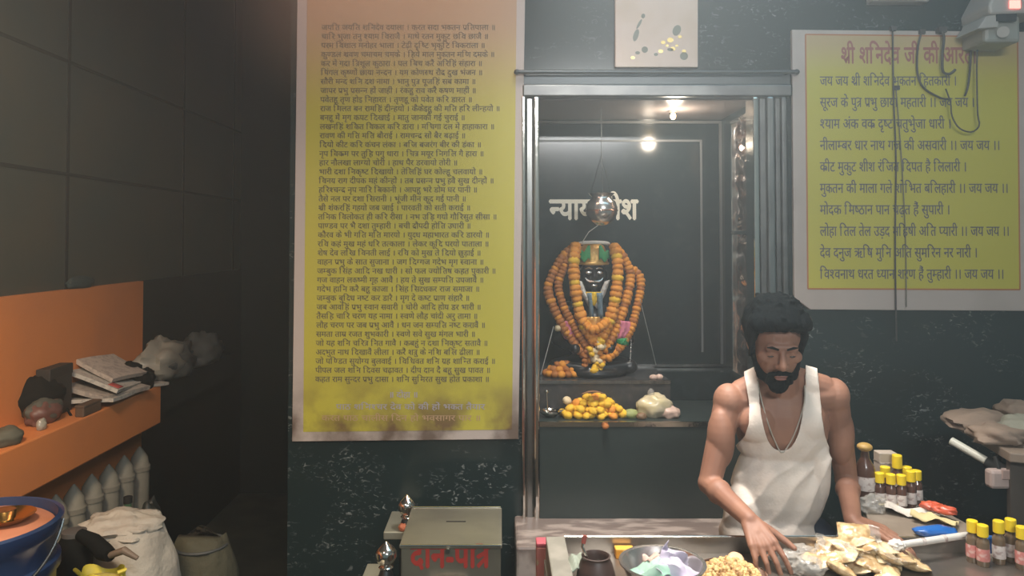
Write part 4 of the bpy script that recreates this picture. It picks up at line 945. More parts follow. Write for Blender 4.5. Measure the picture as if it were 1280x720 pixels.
# ------------------------------------------------------------------ wall device and cables, top right
M['grey_plastic'] = mat('grey_plastic', (0.30, 0.31, 0.28), 0.5); M['pale_plastic'] = mat('pale_grey_plastic', (0.40, 0.38, 0.35), 0.5)
d_ = 3.02
dv = empty('power_adapter'); tag(dv, 'grey electrical box with glowing red light at the top right corner', 'electrical box', kind='thing')
c0, c1 = P(1231, 53, d_), P(1276, 18, d_)
MB().box((c0.x, d_, c0.z), (c1.x, WD - .02, c1.z)).build('housing', 'grey_plastic', dv, smooth=False, bevel=0.015)
MB().prism([P(1222, 36, d_ - .02), P(1248, 34, d_ - .02), P(1250, 16, d_ - .02), P(1233, 20, d_ - .02)], (0, 0.15, 0)).build('side_flap', 'pale_plastic', dv, smooth=False, bevel=0.004)
MB().prism([P(1238, 18, d_ - .03), P(1310, 16, d_ - .03), P(1310, -25, d_ - .03), P(1252, -25, d_ - .03), P(1236, 6, d_ - .03)], (0, 0.19, 0)).build('upper_housing', 'pale_plastic', dv, smooth=False, bevel=0.01)
MB().box(P(1246, 26, d_ - .025), P(1268, 17, d_ - .012)).build('grille', 'dark_steel', dv, smooth=False)
a, b = P(1263, 10, d_ - .036), P(1274, 1, d_ - .028)
MB().box((a.x, a.y, a.z), (b.x, b.y, b.z)).build('red_light', mat('red_glow', (1, .1, .1), 0.4, emit=(1.0, 0.16, 0.13, 5)), dv, smooth=False)
MB().tube([P(1254, 40, d_ - .02), P(1254, 40, d_ + .02)], 0.022, 18).build('dial', 'pale_plastic', dv)
M['cable'] = mat('dark_cable', (0.05, 0.045, 0.042), 0.6); M['cable_g'] = mat('greyish_cable', (0.16, 0.145, 0.11), 0.6)
def cable(label, pts, r, m_='cable', d0=WD - .035):
    o = empty('cable'); tag(o, label, 'cable', 'cables on the right wall')
    MB().tube(along([P(x_, y_, d0) for x_, y_ in pts], 0.015), r, 8).build('wire', m_, o)
    for q in (pts[0],): MB().box(P(q[0] - 2, q[1] + 2, d0 - .002), P(q[0] + 2, q[1] - 2, WD - .018)).build('clip', 'cable', o, smooth=False)
cable('straight dark cable running down the middle of the prayer board', [(1116, 36), (1117, 120), (1120, 200), (1119, 300), (1120, 388), (1121, 430)], 0.0034)
cable('pale thin cable close beside the straight dark one, lower down', [(1120, 110), (1127, 200), (1132, 300), (1133, 388)], 0.0022, 'cable_g')
cable('cable hanging in a wide loop from the left over the board title', [(1152, 40), (1147, 62), (1147, 92), (1155, 110), (1175, 122), (1186, 124)], 0.0042)
cable('short thick cable hooked upward beside the title loop', [(1176, 38), (1180, 46), (1178, 70), (1179, 90), (1188, 92), (1196, 85)], 0.0055, d0=WD - .05)
cable('long thin cable loop reaching lowest on the prayer board', [(1222, 55), (1221, 90), (1222, 140), (1224, 157), (1214, 165), (1199, 160), (1190, 145), (1188, 128), (1181, 108)], 0.0032, d0=WD - .06)
cable('thin cable dropping from the electrical box into the title loop', [(1214, 45), (1213, 80), (1210, 108), (1206, 120)], 0.0042, d0=WD - .045)
sg = empty('wall_plate'); tag(sg, 'pale strip of a fitting at the top edge above the prayer board', 'wall fitting', kind='thing')
MB().box(P(1091, 1.5, WD - .06), P(1152, -14, WD)).build('plate', 'pale_plastic', sg, smooth=False, bevel=0.006); MB().tube([P(1098, -2, WD - .066), P(1145, -2, WD - .066)], 0.006, 10).build('rod', 'steel', sg)

# ------------------------------------------------------------------ left side: balusters, sacks, barrel, things on the ledge
M['baluster'] = mat('grey_stone_baluster', (0.22, 0.21, 0.17), 0.7, vary=(10, (0.16, 0.15, 0.125), 0.4, 0.65))
XB = -1.685
bal = None
bz = 0.10
struct(MB().box((XL, 1.5, 0), (XB + 0.085, 3.75, bz)).build('wall_plinth', 'marble_grey', smooth=False), 'low stone plinth under the row of pillars', 'plinth')
for i, px in enumerate((178, 159, 140, 119, 97, 75, 50)):
    yy = XB * F / (px - CX0)
    if bal is None:
        bal = empty('stone_baluster', (XB, yy, bz))
        MB().lathe([(0.050, 0), (0.050, 0.05), (0.038, 0.06), (0.034, 0.075), (0.046, 0.11), (0.050, 0.20), (0.046, 0.30), (0.036, 0.36), (0.044, 0.372), (0.044, 0.388), (0.036, 0.40), (0.042, 0.44), (0.043, 0.55), (0.040, 0.58)], seg=20).build('shaft', 'baluster', bal, sharp=35)
        MB().lathe([(0.046, 0.575), (0.047, 0.595), (0.040, 0.605), (0.036, 0.635), (0.016, 0.668), (0.003, 0.685)], seg=20).build('pointed_cap', 'baluster', bal, sharp=35)
        o = bal
    else: o = copy_tree(bal, (XB, yy, bz))
    tag(o, ['pale stone baluster farthest back under the orange ledge', 'pale stone baluster, second from the back under the ledge', 'pale stone baluster, third from the back under the ledge', 'pale stone baluster, fourth from the back under the ledge', 'pale stone baluster, fifth from the back under the ledge', 'pale stone baluster beside the blue barrel', 'pale stone baluster mostly hidden behind the blue barrel'][i], 'baluster', 'stone balusters under the ledge')

# white sack
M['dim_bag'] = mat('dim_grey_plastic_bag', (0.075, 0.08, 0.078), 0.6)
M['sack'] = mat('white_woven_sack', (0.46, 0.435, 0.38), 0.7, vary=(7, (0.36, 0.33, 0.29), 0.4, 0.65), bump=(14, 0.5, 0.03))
def sack(name, c, r, h, m, label, cat, seed, mouth=None):
    e_ = empty(name, c); tag(e_, label, cat)
    rings = []
    for k in range(19):
        t_ = k / 18; z = h * t_
        rad = r * (0.84 + 0.20 * math.sin(t_ * math.pi * 0.9)) * (1 if t_ < .8 else 1 - (t_ - .8) * 1.3)
        rg_ = []
        for j in range(36):
            a_ = 2 * math.pi * j / 36; n2 = Vector((math.cos(a_), math.sin(a_), t_ * 2.6))
            k2 = 1 + 0.16 * noise.noise(n2 * 1.4 + Vector((seed, 0, 0))) + 0.07 * noise.noise(n2 * 4 + Vector((0, seed, 0)))
            rg_.append(Vector((rad * math.cos(a_) * k2 * 1.05, rad * math.sin(a_) * k2 * .9, z + (0.05 * noise.noise(Vector((math.cos(a_), math.sin(a_), seed))) if t_ > .6 else 0))))
        rings.append(rg_)
    mb = MB().ring_loft(rings); mb.build('sack_body', m, e_, sharp=80)
    return e_
q = P(157, 700, 2.66)
zs = P(163, 652, 2.66).z
s_ = sack('white_sack', (q.x, 2.66, 0), 0.170, zs, 'sack', 'bulging white woven sack beside the balusters', 'sack', 3)
M['sack_print'] = mat('faded_red_print', (0.36, 0.31, 0.285), 0.7)
lip = crumple('gathered_mouth', 'sack', (0.125, 0.11, 0.045), 5, 0.32, 2.3, 40, s_, False); lip.location = (-0.012, -0.01, zs - 0.012)
pass
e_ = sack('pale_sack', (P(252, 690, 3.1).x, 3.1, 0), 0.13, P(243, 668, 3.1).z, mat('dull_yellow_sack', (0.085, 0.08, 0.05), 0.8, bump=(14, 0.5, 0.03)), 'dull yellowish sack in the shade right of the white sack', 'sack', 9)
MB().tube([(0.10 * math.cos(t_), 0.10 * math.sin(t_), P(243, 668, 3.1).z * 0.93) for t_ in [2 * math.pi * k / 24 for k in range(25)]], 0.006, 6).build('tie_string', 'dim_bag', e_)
o = crumple('dark_bag', mat('dark_plastic', (0.020, 0.024, 0.022), 0.5, coat=0.2), (0.11, 0.10, 0.42), 81, 0.2, 2.0); o.location = (P(186, 650, 3.0).x, 2.98, 0); tag(o, 'dark plastic bag slumped behind the white sack', 'bag')
o = empty('green_bottle', (P(158, 640, 2.93).x + 0.005, 2.93, 0)); tag(o, 'dim green bottle leaning between the balusters and the white sack', 'bottle')
zb2 = P(158, 622, 2.93).z
M['green_glass'] = mat('dull_green_glass', (0.05, 0.11, 0.06), 0.3)
MB().lathe([(0.040, 0), (0.042, 0.01), (0.042, zb2 * .72), (0.03, zb2 * .82), (0.014, zb2 * .92), (0.014, zb2)], seg=20).build('glass_body', 'green_glass', o); MB().lathe([(0.016, zb2 - .02), (0.016, zb2 + .004), (0.01, zb2 + .006)], seg=16).build('cap', 'grout', o)
# yellow bag with a black strap
M['yellow_bag'] = mat('bright_yellow_plastic', (0.62, 0.52, 0.05), 0.5, coat=0.2)
q = P(131, 722, 2.42); ztop = P(131, 711, 2.42).z
e_ = empty('yellow_bag', (q.x, 2.40, 0)); tag(e_, 'yellow plastic bag at the bottom edge in front of the white sack', 'bag')
MB().grid(lambda u, v: Vector((0.075 * math.cos(2 * math.pi * u) * (0.7 + .3 * math.sin(v * 2.6)) + .004 * math.sin(u * 40), 0.055 * math.sin(2 * math.pi * u) * (0.7 + .3 * math.sin(v * 2.6)), ztop * v + .012 * math.sin(u * 19) * v)), 40, 14).build('bag_wall', 'yellow_bag', e_, solid=0.003)
MB().ell((0, 0, ztop - .03), (0.062, 0.045, 0.02)).build('bag_filling', mat('yellow_filling', (0.50, 0.42, 0.10), 0.7, bump=(30, 0.6)), e_)
for s in (-1, 1): MB().tube([(s * .065, 0, ztop - .01), (s * .078, -.01, ztop + .010), (s * .06, -.02, ztop + .005)], 0.006, 8).build('bag_ear', 'yellow_bag', e_)
M['black'] = mat('black_cloth', (0.007, 0.008, 0.008), 0.85, spec=0.1)
q = [P(100, 668, 2.44), P(116, 676, 2.42), P(130, 690, 2.40), P(138, 694, 2.38)]
e_ = empty('brush'); tag(e_, 'black brush with brown handle leaning on the white sack', 'brush')
MB().tube(q, [0.018, 0.024, 0.027, 0.020], 12).build('brush_head', 'black', e_); MB().tube([q[3], P(155, 688, 2.36), P(172, 698, 2.36)], [0.010, 0.012, 0.007], 10).build('handle', mat('brown_handle', (0.16, 0.12, 0.09), 0.6), e_)
e_ = empty('black_can', (P(92, 700, 2.52).x, 2.52, 0)); tag(e_, 'black canister between the blue barrel and the white sack', 'canister')
zc2 = P(92, 668, 2.52).z
MB().lathe([(0.052, 0), (0.056, 0.01), (0.056, zc2 - .04), (0.04, zc2 - .01), (0.036, zc2)], seg=24).build('canister_wall', 'black', e_); MB().lathe([(0.038, zc2 - .002), (0.038, zc2 + .012), (0.030, zc2 + .014)], seg=20).build('lid', mat('dark_grey_lid', (0.08, 0.08, 0.08), 0.5), e_)

# blue barrel
zB = 0.985; q = PZ(-38, 660, zB); rB = 0.213
br = empty('plastic_barrel', (q.x, q.y, 0)); tag(br, 'blue plastic barrel with orange lid cut by the left edge', 'barrel')
M['blue_barrel'] = mat('navy_blue_plastic', (0.012, 0.030, 0.090), 0.35, vary=(4, (0.02, 0.045, 0.11), 0.4, 0.65))
MB().lathe([(rB * .86, 0), (rB * .9, 0.01), (rB * .92, .3), (rB * .95, .32), (rB * .92, .34), (rB * .93, .66), (rB * .97, .68), (rB * .93, .70), (rB * .95, .85), (rB * 1.0, .86), (rB * 1.0, .885), (rB * .95, .89), (rB * .96, .95), (rB * 1.02, .965), (rB * 1.03, .995), (rB * 1.0, zB + .004), (rB * .96, .998), (rB * .94, .96), (rB * .10, .955)], seg=56).build('barrel_wall', 'blue_barrel', br, sharp=50)
MB().lathe([(rB * .93, .958), (rB * .93, .972), (rB * .88, .980), (rB * .5, .988), (rB * .01, .990)], seg=48).build('lid', mat('orange_pink_lid', (0.40, 0.16, 0.085), 0.5, vary=(6, (0.50, 0.22, 0.14), 0.4, 0.6)), br)
MB().tube([(rB * 1.04 * math.cos(t_), rB * 1.04 * math.sin(t_), .985 - .13 * math.sin((t_ + 1.9) / 2.2 * math.pi)) for t_ in [-1.9 + 2.2 * k / 24 for k in range(25)]], 0.004, 8).build('wire_handle', 'steel', br)
e_ = empty('brass_plate', (br.location.x + .075, br.location.y + .03, .988)); tag(e_, 'shiny brass dish on the barrel lid at the left edge', 'dish')
MB().lathe([(0.035, 0), (0.045, 0.003), (0.070, 0.020), (0.073, 0.022), (0.066, 0.020), (0.040, 0.006), (0.002, 0.006)], seg=36).build('dish', mat('brass', (0.75, 0.50, 0.18), 0.2, 1.0), e_)
MB().lathe([(0.018, 0.006), (0.024, 0.012), (0.026, 0.035), (0.022, 0.036), (0.002, 0.03)], seg=24).build('small_cup', 'chrome', e_)

# things on the ledge
M['newsprint'] = mat('newsprint', (0.42, 0.36, 0.31), 0.8, vary=(50, (0.30, 0.26, 0.23), 0.48, 0.6)); M['newsprint_w'] = mat('pale_newsprint', (0.46, 0.43, 0.38), 0.8, vary=(60, (0.33, 0.31, 0.28), 0.5, 0.6))
M['pale_bag'] = mat('pale_grey_plastic_bag', (0.27, 0.255, 0.215), 0.5, coat=0.2)
def onledge(px, py): return PZ(px, py, ZL1)
def slab(name, m, w_, dp, th, px, py, z, rz, label, cat, group=None, tilt=0.0):
    q = onledge(px, py); q.x = min(max(q.x, XL + 0.085), XE + 0.03)
    o = MB().grid(lambda u, v: Vector(((u - .5) * w_, (v - .5) * dp, 0.002 * math.sin(u * 4 + px) + 0.002 * math.sin(v * 5 + py))), 12, 10).build(name, m, solid=th, smooth=False)
    o.location = (q.x, q.y, ZL1 + z); o.rotation_euler = (R(-4), tilt, rz)
    return tag(o, label, cat, group)
G_ = 'folded newspapers on the ledge'
slab('newspaper', 'newsprint_w', 0.22, 0.38, 0.014, 130, 500, 0.022, 0.10, 'pale folded newspaper lowest of the pile on the orange ledge', 'newspaper', G_)
slab('newspaper', 'newsprint', 0.22, 0.34, 0.018, 122, 500, 0.058, -0.12, 'grey folded newspaper in the middle of the ledge pile', 'newspaper', G_, R(14))
o = slab('newspaper', 'newsprint_w', 0.21, 0.36, 0.016, 126, 498, 0.090, 0.12, 'folded newspaper with a red patch near the top of the ledge pile', 'newspaper', G_, R(22))
MB().grid(lambda u, v: Vector((0.055 + 0.045 * u, -0.165 + 0.06 * v, 0.0105)), 4, 4).build('red_print', mat('red_print', (0.42, 0.07, 0.06), 0.7), o, solid=0.002)
slab('newspaper', 'newsprint', 0.18, 0.28, 0.018, 104, 496, 0.128, -0.08, 'brownish folded newspaper topmost of the ledge pile', 'newspaper', G_, R(27))
def ledge_box(px, py, w_, dp, h, rz, m, label, name='small_box', z=0.0):
    q = onledge(px, py); o = empty(name, (q.x, q.y, ZL1 + z), rz); tag(o, label, 'box')
    MB().box((-w_ / 2, -dp / 2, 0), (w_ / 2, dp / 2, h * .8)).build('box_body', m, o, smooth=False, bevel=0.004); MB().box((-w_ / 2 - .002, -dp / 2 - .002, h * .78), (w_ / 2 + .002, dp / 2 + .002, h)).build('lid', m, o, smooth=False, bevel=0.003)
    return o
M['dark_box'] = mat('dark_card', (0.022, 0.020, 0.018), 0.6); M['brown_box'] = mat('brown_card', (0.085, 0.050, 0.030), 0.7)
o = ledge_box(66, 492, .05, .17, .19, 0.05, 'dark_box', 'black box standing against the orange wall behind the newspapers'); o.location.x = XL + 0.032; o.location.y = 3.0
o = ledge_box(140, 520, .035, .13, .045, 0.0, 'brown_box', 'dark brown box hanging at the ledge edge under the newspapers'); o.location = (XE - 0.02, PZ(134, 517, ZL1).y, ZL1)
# black bundle
q = onledge(45, 526); e_ = empty('black_bundle', (q.x, q.y, ZL1)); tag(e_, 'round black cloth bundle with reddish front on the ledge', 'bundle')
crumple('bundle_top', 'black', (0.085, 0.10, 0.085), 91, 0.22, 2.2, parent=e_).location = (-.015, .03, 0.02)
c_ = crumple('reddish_lump', mat('reddish_brown_cloth', (0.12, 0.055, 0.045), 0.5), (0.05, 0.075, 0.05), 92, 0.25, 2.5, parent=e_); c_.location = (0.045, -.03, 0)
MB().tube([(0.07, .08, .03), (0.085, .085, .0), (0.088, .08, -.05), (0.088, .085, -.075)], 0.005, 8).build('loose_strap', 'black', e_)
q = onledge(-12, 556); o = crumple('grey_pouch', mat('grey_olive_cloth', (0.08, 0.08, 0.06), 0.7), (0.045, 0.06, 0.035), 93, 0.2, 2); o.location = (XE - .05, q.y + .0, ZL1); tag(o, 'grey-olive pouch on the ledge at the left edge, nearest', 'pouch')
q = onledge(8, 515); o = crumple('grey_pouch', mat('dark_olive_cloth', (0.06, 0.062, 0.05), 0.7), (0.05, 0.09, 0.055), 94, 0.2, 2); o.location = (XL + .06, q.y - .16, ZL1); tag(o, 'dark olive pouch against the wall at the left edge', 'pouch')
q = onledge(20, 540); o = crumple('white_cup', 'pale_bag', (0.016, 0.022, 0.024), 95, 0.15, 2); o.location = (XE - .05, q.y + .03, ZL1); tag(o, 'small pale crumpled cup left of the black bundle', 'cup')
# farther end: bags and black items
q = onledge(168, 470); o = crumple('plastic_bag', 'pale_bag', (0.085, 0.19, 0.105), 96, 0.35, 2.2); o.location = (XL + .095, q.y - .05, ZL1 + 0.0); tag(o, 'pale grey plastic bag slumped near the far end of the orange ledge', 'bag')
q = onledge(140, 478); o = crumple('black_pouch', 'black', (0.05, 0.10, 0.075), 97, 0.25, 2.2); o.location = (XE - .085, PZ(140, 487, ZL1).y - .03, ZL1); tag(o, 'black pouch between the newspapers and the pale grey bag', 'pouch')
o = crumple('black_pouch', 'black', (0.035, 0.09, 0.055), 98, 0.25, 2.2); o.location = (XE - .03, PZ(160, 490, ZL1).y + .06, ZL1); tag(o, 'black pouch at the ledge edge in front of the pale grey bag', 'pouch')
slab('newspaper', 'newsprint_w', 0.09, 0.22, 0.012, 182, 484, 0.010, -0.2, 'small pale folded paper at the far edge of the orange ledge', 'newspaper', None)
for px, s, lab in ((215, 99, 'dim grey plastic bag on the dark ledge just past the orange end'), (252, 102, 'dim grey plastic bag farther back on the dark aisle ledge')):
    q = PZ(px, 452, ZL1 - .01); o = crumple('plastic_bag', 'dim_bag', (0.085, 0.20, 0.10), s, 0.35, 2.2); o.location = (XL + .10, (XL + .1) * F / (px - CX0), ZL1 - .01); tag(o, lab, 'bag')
o = crumple('cloth_roll', mat('dim_teal_cloth', (0.02, 0.035, 0.035), 0.8), (0.02, 0.10, 0.03), 103, 0.2, 2); o.location = (XL - .06, 2.9, ZO)
o.location = (XL - .01, XL * F / (105 - CX0), ZO); tag(o, 'small dark roll lying on top of the orange half wall', 'cloth')

# ------------------------------------------------------------------ the man behind the counter
M['skin'] = mat('brown_skin', (0.31, 0.155, 0.10), 0.58, vary=(9, (0.25, 0.12, 0.078), 0.4, 0.65))
M['hair'] = mat('black_hair', (0.003, 0.005, 0.006), 0.85, spec=0.06, bump=(90, 0.6, 0.01), stretch=(1, 1, .35))
M['vest'] = mat('cream_cotton', (0.72, 0.64, 0.565), 0.85, bump=(120, 0.15))
M['trouser'] = mat('dark_blue_trouser', (0.014, 0.022, 0.038), 0.8)
mb = MB()
DT = 2.44
def cap(a_, b_, r0, r1): mb.cap(P(*a_), P(*b_), r0, r1)
mb.ell(P(977, 530, DT), (0.148, 0.092, 0.150)); mb.ell(P(976, 610, DT), (0.130, 0.090, 0.150)); mb.ell(P(980, 690, DT + .01), (0.148, 0.100, 0.120))
cap((922, 500, DT), (1034, 493, DT), 0.052, 0.052)
cap((968, 470, DT - .02), (928, 492, DT), 0.040, 0.046); cap((982, 470, DT - .02), (1028, 486, DT), 0.040, 0.046)
cap((976, 496, DT - .01), (974, 452, DT - .05), 0.058, 0.053)
for s, px in ((-1, 948), (1, 1006)): mb.ell(P(px, 528, DT - .055), (0.062, 0.040, 0.05))
# arms
SR, ER, WR = P(911, 502, DT - .01), P(887, 604, 2.38), P(937, 650, 2.185)
SL, EL, WL = P(1042, 495, DT), P(1058, 600, 2.49), P(1066, 651, 2.275)
for S, E_, W in ((SR, ER, WR), (SL, EL, WL)):
    mb.ell(S, (0.049, 0.053, 0.058)); mb.cap(S, E_, 0.046, 0.035); mb.ell(S.lerp(E_, .45) + Vector((0, -.006, 0)), (0.043, 0.045, 0.095))
    mb.cap(E_, W, 0.036, 0.025); mb.ell(E_.lerp(W, .25), 0.0385); mb.ell(E_, 0.0365)
def hand(wr, f, nrm, sign, curl, spread=0.10):
    f = Vector(f).normalized(); nrm = Vector(nrm); nrm = (nrm - f * nrm.dot(f)).normalized(); s = f.cross(nrm) * sign
    K = [wr + f * a_ + s * b_ for a_, b_ in ((0.086, 0.031), (0.090, 0.010), (0.086, -0.011), (0.078, -0.031))]
    for i, k in enumerate(K): mb.cap(wr + s * (0.014 - 0.009 * i) + f * 0.01, k, 0.0165, 0.0115)
    mb.ell(wr + f * 0.045 + nrm * 0.004, 0.020)
    segs = ((0.042, 0.025, 0.020), (0.046, 0.029, 0.021), (0.043, 0.027, 0.020), (0.034, 0.020, 0.018))
    for i, k in enumerate(K):
        sp = spread * (1.5 - i); ang = 0; p_ = k
        for j, L in enumerate(segs[i]):
            ang += R(curl[i] * (0.8, 1.0, 0.6)[j]); d = (f * math.cos(ang) + nrm * math.sin(ang)) * math.cos(sp) + s * math.sin(sp)
            q = p_ + d * L; mb.cap(p_, q, 0.0092 - 0.0009 * j, 0.0084 - 0.0009 * j, 12); p_ = q
    b0 = wr + f * 0.026 + s * 0.024 + nrm * 0.006; d = (f * 0.62 + s * 0.72 + nrm * 0.32).normalized()
    b1 = b0 + d * 0.042; d2 = (d + f * 0.35).normalized(); b2 = b1 + d2 * 0.031; b3 = b2 + (d2 + f * 0.25).normalized() * 0.025
    mb.cap(b0, b1, 0.0165, 0.0118); mb.cap(b1, b2, 0.0112, 0.0098); mb.cap(b2, b3, 0.0095, 0.0078)
    return K
hand(WR, P(962, 694, 2.085) - WR, (0.25, -.2, -1), 1, (22, 26, 28, 32))
hand(WL, (0.72, -0.60, -0.16), (0.0, 0, -1), -1, (12, 14, 16, 20), 0.12)
# legs and feet (behind the counter)
for s in (-1, 1):
    hx_ = P(980, 700, DT).x + s * 0.085
    mb.cap((hx_, DT + .01, 0.78), (hx_ + s * .01, DT - .01, 0.45), 0.080, 0.052); mb.cap((hx_ + s * .01, DT - .01, 0.45), (hx_ + s * .012, DT + .02, 0.09), 0.052, 0.036)
    mb.ell((hx_ + s * .02, DT - .05, 0.040), (0.042, 0.120, 0.038)); mb.ell((hx_ + s * .013, DT + .03, 0.05), (0.036, 0.05, 0.048))
# head
HR = (Matrix.Rotation(R(-7), 3, 'Z') @ Matrix.Rotation(R(20), 3, 'X'))
HC = P(969, 427, DT - .075)
def H(x, y, z): return HC + HR @ Vector((x, y, z))
def hell(m_, x, y, z, rx, ry, rz): m_.ell(H(x, y, z), (rx, ry, rz), HR)
def hcap(m_, a_, b_, r0, r1): m_.cap(H(*a_), H(*b_), r0, r1)
hell(mb, 0, .012, .030, .075, .094, .084); hell(mb, 0, -.026, -.028, .064, .068, .082); hell(mb, 0, -.036, -.085, .048, .050, .034); hell(mb, 0, -.074, -.100, .022, .018, .017)
hcap(mb, (-.036, -.083, .022), (.036, -.083, .022), .012, .012)
hcap(mb, (0, -.090, .012), (0, -.112, -.028), .008, .013)
for s in (-1, 1):
    hell(mb, s * .013, -.100, -.033, .009, .011, .008); hell(mb, s * .044, -.066, -.016, .022, .020, .020)
    hell(mb, s * .031, -.080, .001, .0155, .010, .0095); hell(mb, s * .074, .014, -.008, .009, .018, .029)
hell(mb, 0, -.094, -.062, .024, .009, .005); hell(mb, 0, -.092, -.073, .020, .010, .0065)
body_me = blob_remesh(mb, 0.0038, 3, 0.5)
man = obj_mesh('person', body_me, 'skin'); tag(man, 'bearded man in a cream sleeveless vest working behind the counter', 'person')
for s in (-1, 1):
    MB().ell(H(s * .031, -.0835, -.0045), (.0105, .0072, .0045), HR, 14, 8).build('eye', mat('eye_dark', (0.05, 0.04, 0.035), 0.2), man)
    MB().tube([H(s * .012, -.0945, .021), H(s * .031, -.0945, .028), H(s * .044, -.088, .025)], [0.003, 0.004, 0.0025], 8).build('eyebrow', 'hair', man)
lp_ = MB(); lp_.ell(H(0, -.1015, -.064), (.019, .004, .0035), HR, 14, 8); lp_.ell(H(0, -.101, -.073), (.016, .004, .0045), HR, 14, 8); lp_.build('lips', mat('lip_skin', (0.25, 0.10, 0.08), 0.5), man)
# hair and beard
hm = MB()
hell(hm, -.002, .036, .046, .095, .100, .084); hell(hm, -.004, -.034, .094, .080, .062, .036); hell(hm, 0, .012, .110, .076, .085, .036); hell(hm, 0, .082, -.010, .066, .036, .075)
for s in (-1, 1): hell(hm, s * .078, .002, .030, .014, .044, .050); hell(hm, s * .074, -.018, -.010, .009, .016, .034); hell(hm, s * .060, -.040, .085, .034, .045, .030)
rr = random.Random(4)
for i in range(46):
    a_ = rr.uniform(0, 6.28); q = rr.uniform(.2, 1.0)
    x, y = .078 * q * math.cos(a_), .012 + .092 * q * math.sin(a_); z = .075 + .058 * math.sqrt(max(0, 1 - q * q * .9))
    hcap(hm, (x, y, z - .012), (x + rr.uniform(-.025, .025), y - rr.uniform(0.0, .022), z + rr.uniform(.004, .017)), .013, .006)
hme = blob_remesh(hm, 0.0048, 1)
for v in hme.vertices: v.co += noise.noise_vector(Vector((v.co.x * 70, v.co.y * 55, v.co.z * 20))) * 0.0045 + noise.noise_vector(v.co * 22 + Vector((5, 0, 0))) * 0.005
obj_mesh('hair', hme, 'hair', man)
bm_ = MB()
hell(bm_, 0, -.037, -.090, .052, .056, .036); hell(bm_, 0, -.078, -.108, .030, .022, .026)
for s in (-1, 1):
    hcap(bm_, (s * .066, -.018, -.030), (s * .046, -.056, -.085), .012, .016); hcap(bm_, (0, -.1035, -.052), (s * .030, -.090, -.064), .0075, .007); hcap(bm_, (s * .030, -.090, -.064), (s * .030, -.082, -.092), .008, .012)
bme = blob_remesh(bm_, 0.0042, 1)
for v in bme.vertices: v.co += noise.noise_vector(v.co * 160) * 0.0022
obj_mesh('beard', bme, 'hair', man)

def clip_mesh(me, f):
    """keep the part of a mesh where f(vertex) > 0, cutting faces cleanly along f = 0"""
    val = [f(v.co) for v in me.vertices]; V, key, faces = [], {}, []
    def vert(i):
        if i not in key: key[i] = len(V); V.append(me.vertices[i].co.copy())
        return key[i]
    def edge(i, j):
        k = (min(i, j), max(i, j))
        if k not in key:
            a_, b_ = val[k[0]], val[k[1]]; key[k] = len(V); V.append(me.vertices[k[0]].co.lerp(me.vertices[k[1]].co, a_ / (a_ - b_)))
        return key[k]
    for p in me.polygons:
        ids = list(p.vertices); res = []
        for i in range(len(ids)):
            a_, b_ = ids[i], ids[(i + 1) % len(ids)]
            if val[a_] > 0: res.append(vert(a_))
            if (val[a_] > 0) != (val[b_] > 0): res.append(edge(a_, b_))
        if len(res) >= 3: faces.append(res)
    m2 = bpy.data.meshes.new('cut'); m2.from_pydata(V, [], faces); m2.validate(); return m2
def lerp_tab(tab, y):
    if y <= tab[0][0]: return tab[0][1]
    for (a_, b_), (c_, d_) in zip(tab, tab[1:]):
        if y <= c_: return b_ + (d_ - b_) * (y - a_) / (c_ - a_)
    return tab[-1][1]
vm = MB()
g_ = 0.010
vm.ell(P(977, 530, DT), (0.148 + g_, 0.092 + g_, 0.158)); vm.ell(P(974, 608, DT), (0.146, 0.104, 0.165)); vm.ell(P(967, 680, DT), (0.140, 0.115, 0.15))
vm.cap(P(922, 500, DT), P(1034, 493, DT), 0.052 + g_, 0.052 + g_)
vm.cap(P(968, 470, DT - .02), P(928, 492, DT), 0.040 + g_ * .8, 0.046 + g_); vm.cap(P(982, 470, DT - .02), P(1028, 486, DT), 0.040 + g_ * .8, 0.046 + g_)
vm.cap(P(976, 500, DT - .01), P(975, 470, DT - .03), 0.058, 0.053)
for px in (948, 1006): vm.ell(P(px, 528, DT - .055), (0.062 + g_, 0.040 + g_, 0.05 + g_))
vm.ell(P(927, 640, DT - .03), (0.055, 0.06, 0.085)); vm.ell(P(920, 672, DT - .03), (0.045, 0.06, 0.08)); vm.ell(P(1016, 585, DT), (0.046, 0.085, 0.13))
vme = blob_remesh(vm, 0.0055, 6, 0.5)
AL = [(470, 931), (490, 934), (510, 937), (530, 936), (545, 931), (556, 922), (566, 905), (572, 860)]
AR = [(465, 1021), (490, 1024), (520, 1026), (545, 1030), (562, 1036), (575, 1048), (582, 1090)]
zhem = P(970, 706, DT).z
def keep(v):
    x, y = to_px(v); front = v.y < DT
    a_ = min((x - lerp_tab(AL, y)), (lerp_tab(AR, y) - x))
    t_ = abs((x - 977) / 30); yb_ = 563 if front else 500
    if t_ < 1:
        yn = 462 + (yb_ - 462) * (1 - t_ ** 2.6) ** 0.5; b_ = y - yn
        b_ = max(b_, (t_ - 1) * 30)
    else: b_ = min(60, (t_ - 1) * 30 + max(0, y - 462) * .4) + .01
    return min(a_, b_, (v.z - zhem) * 400)
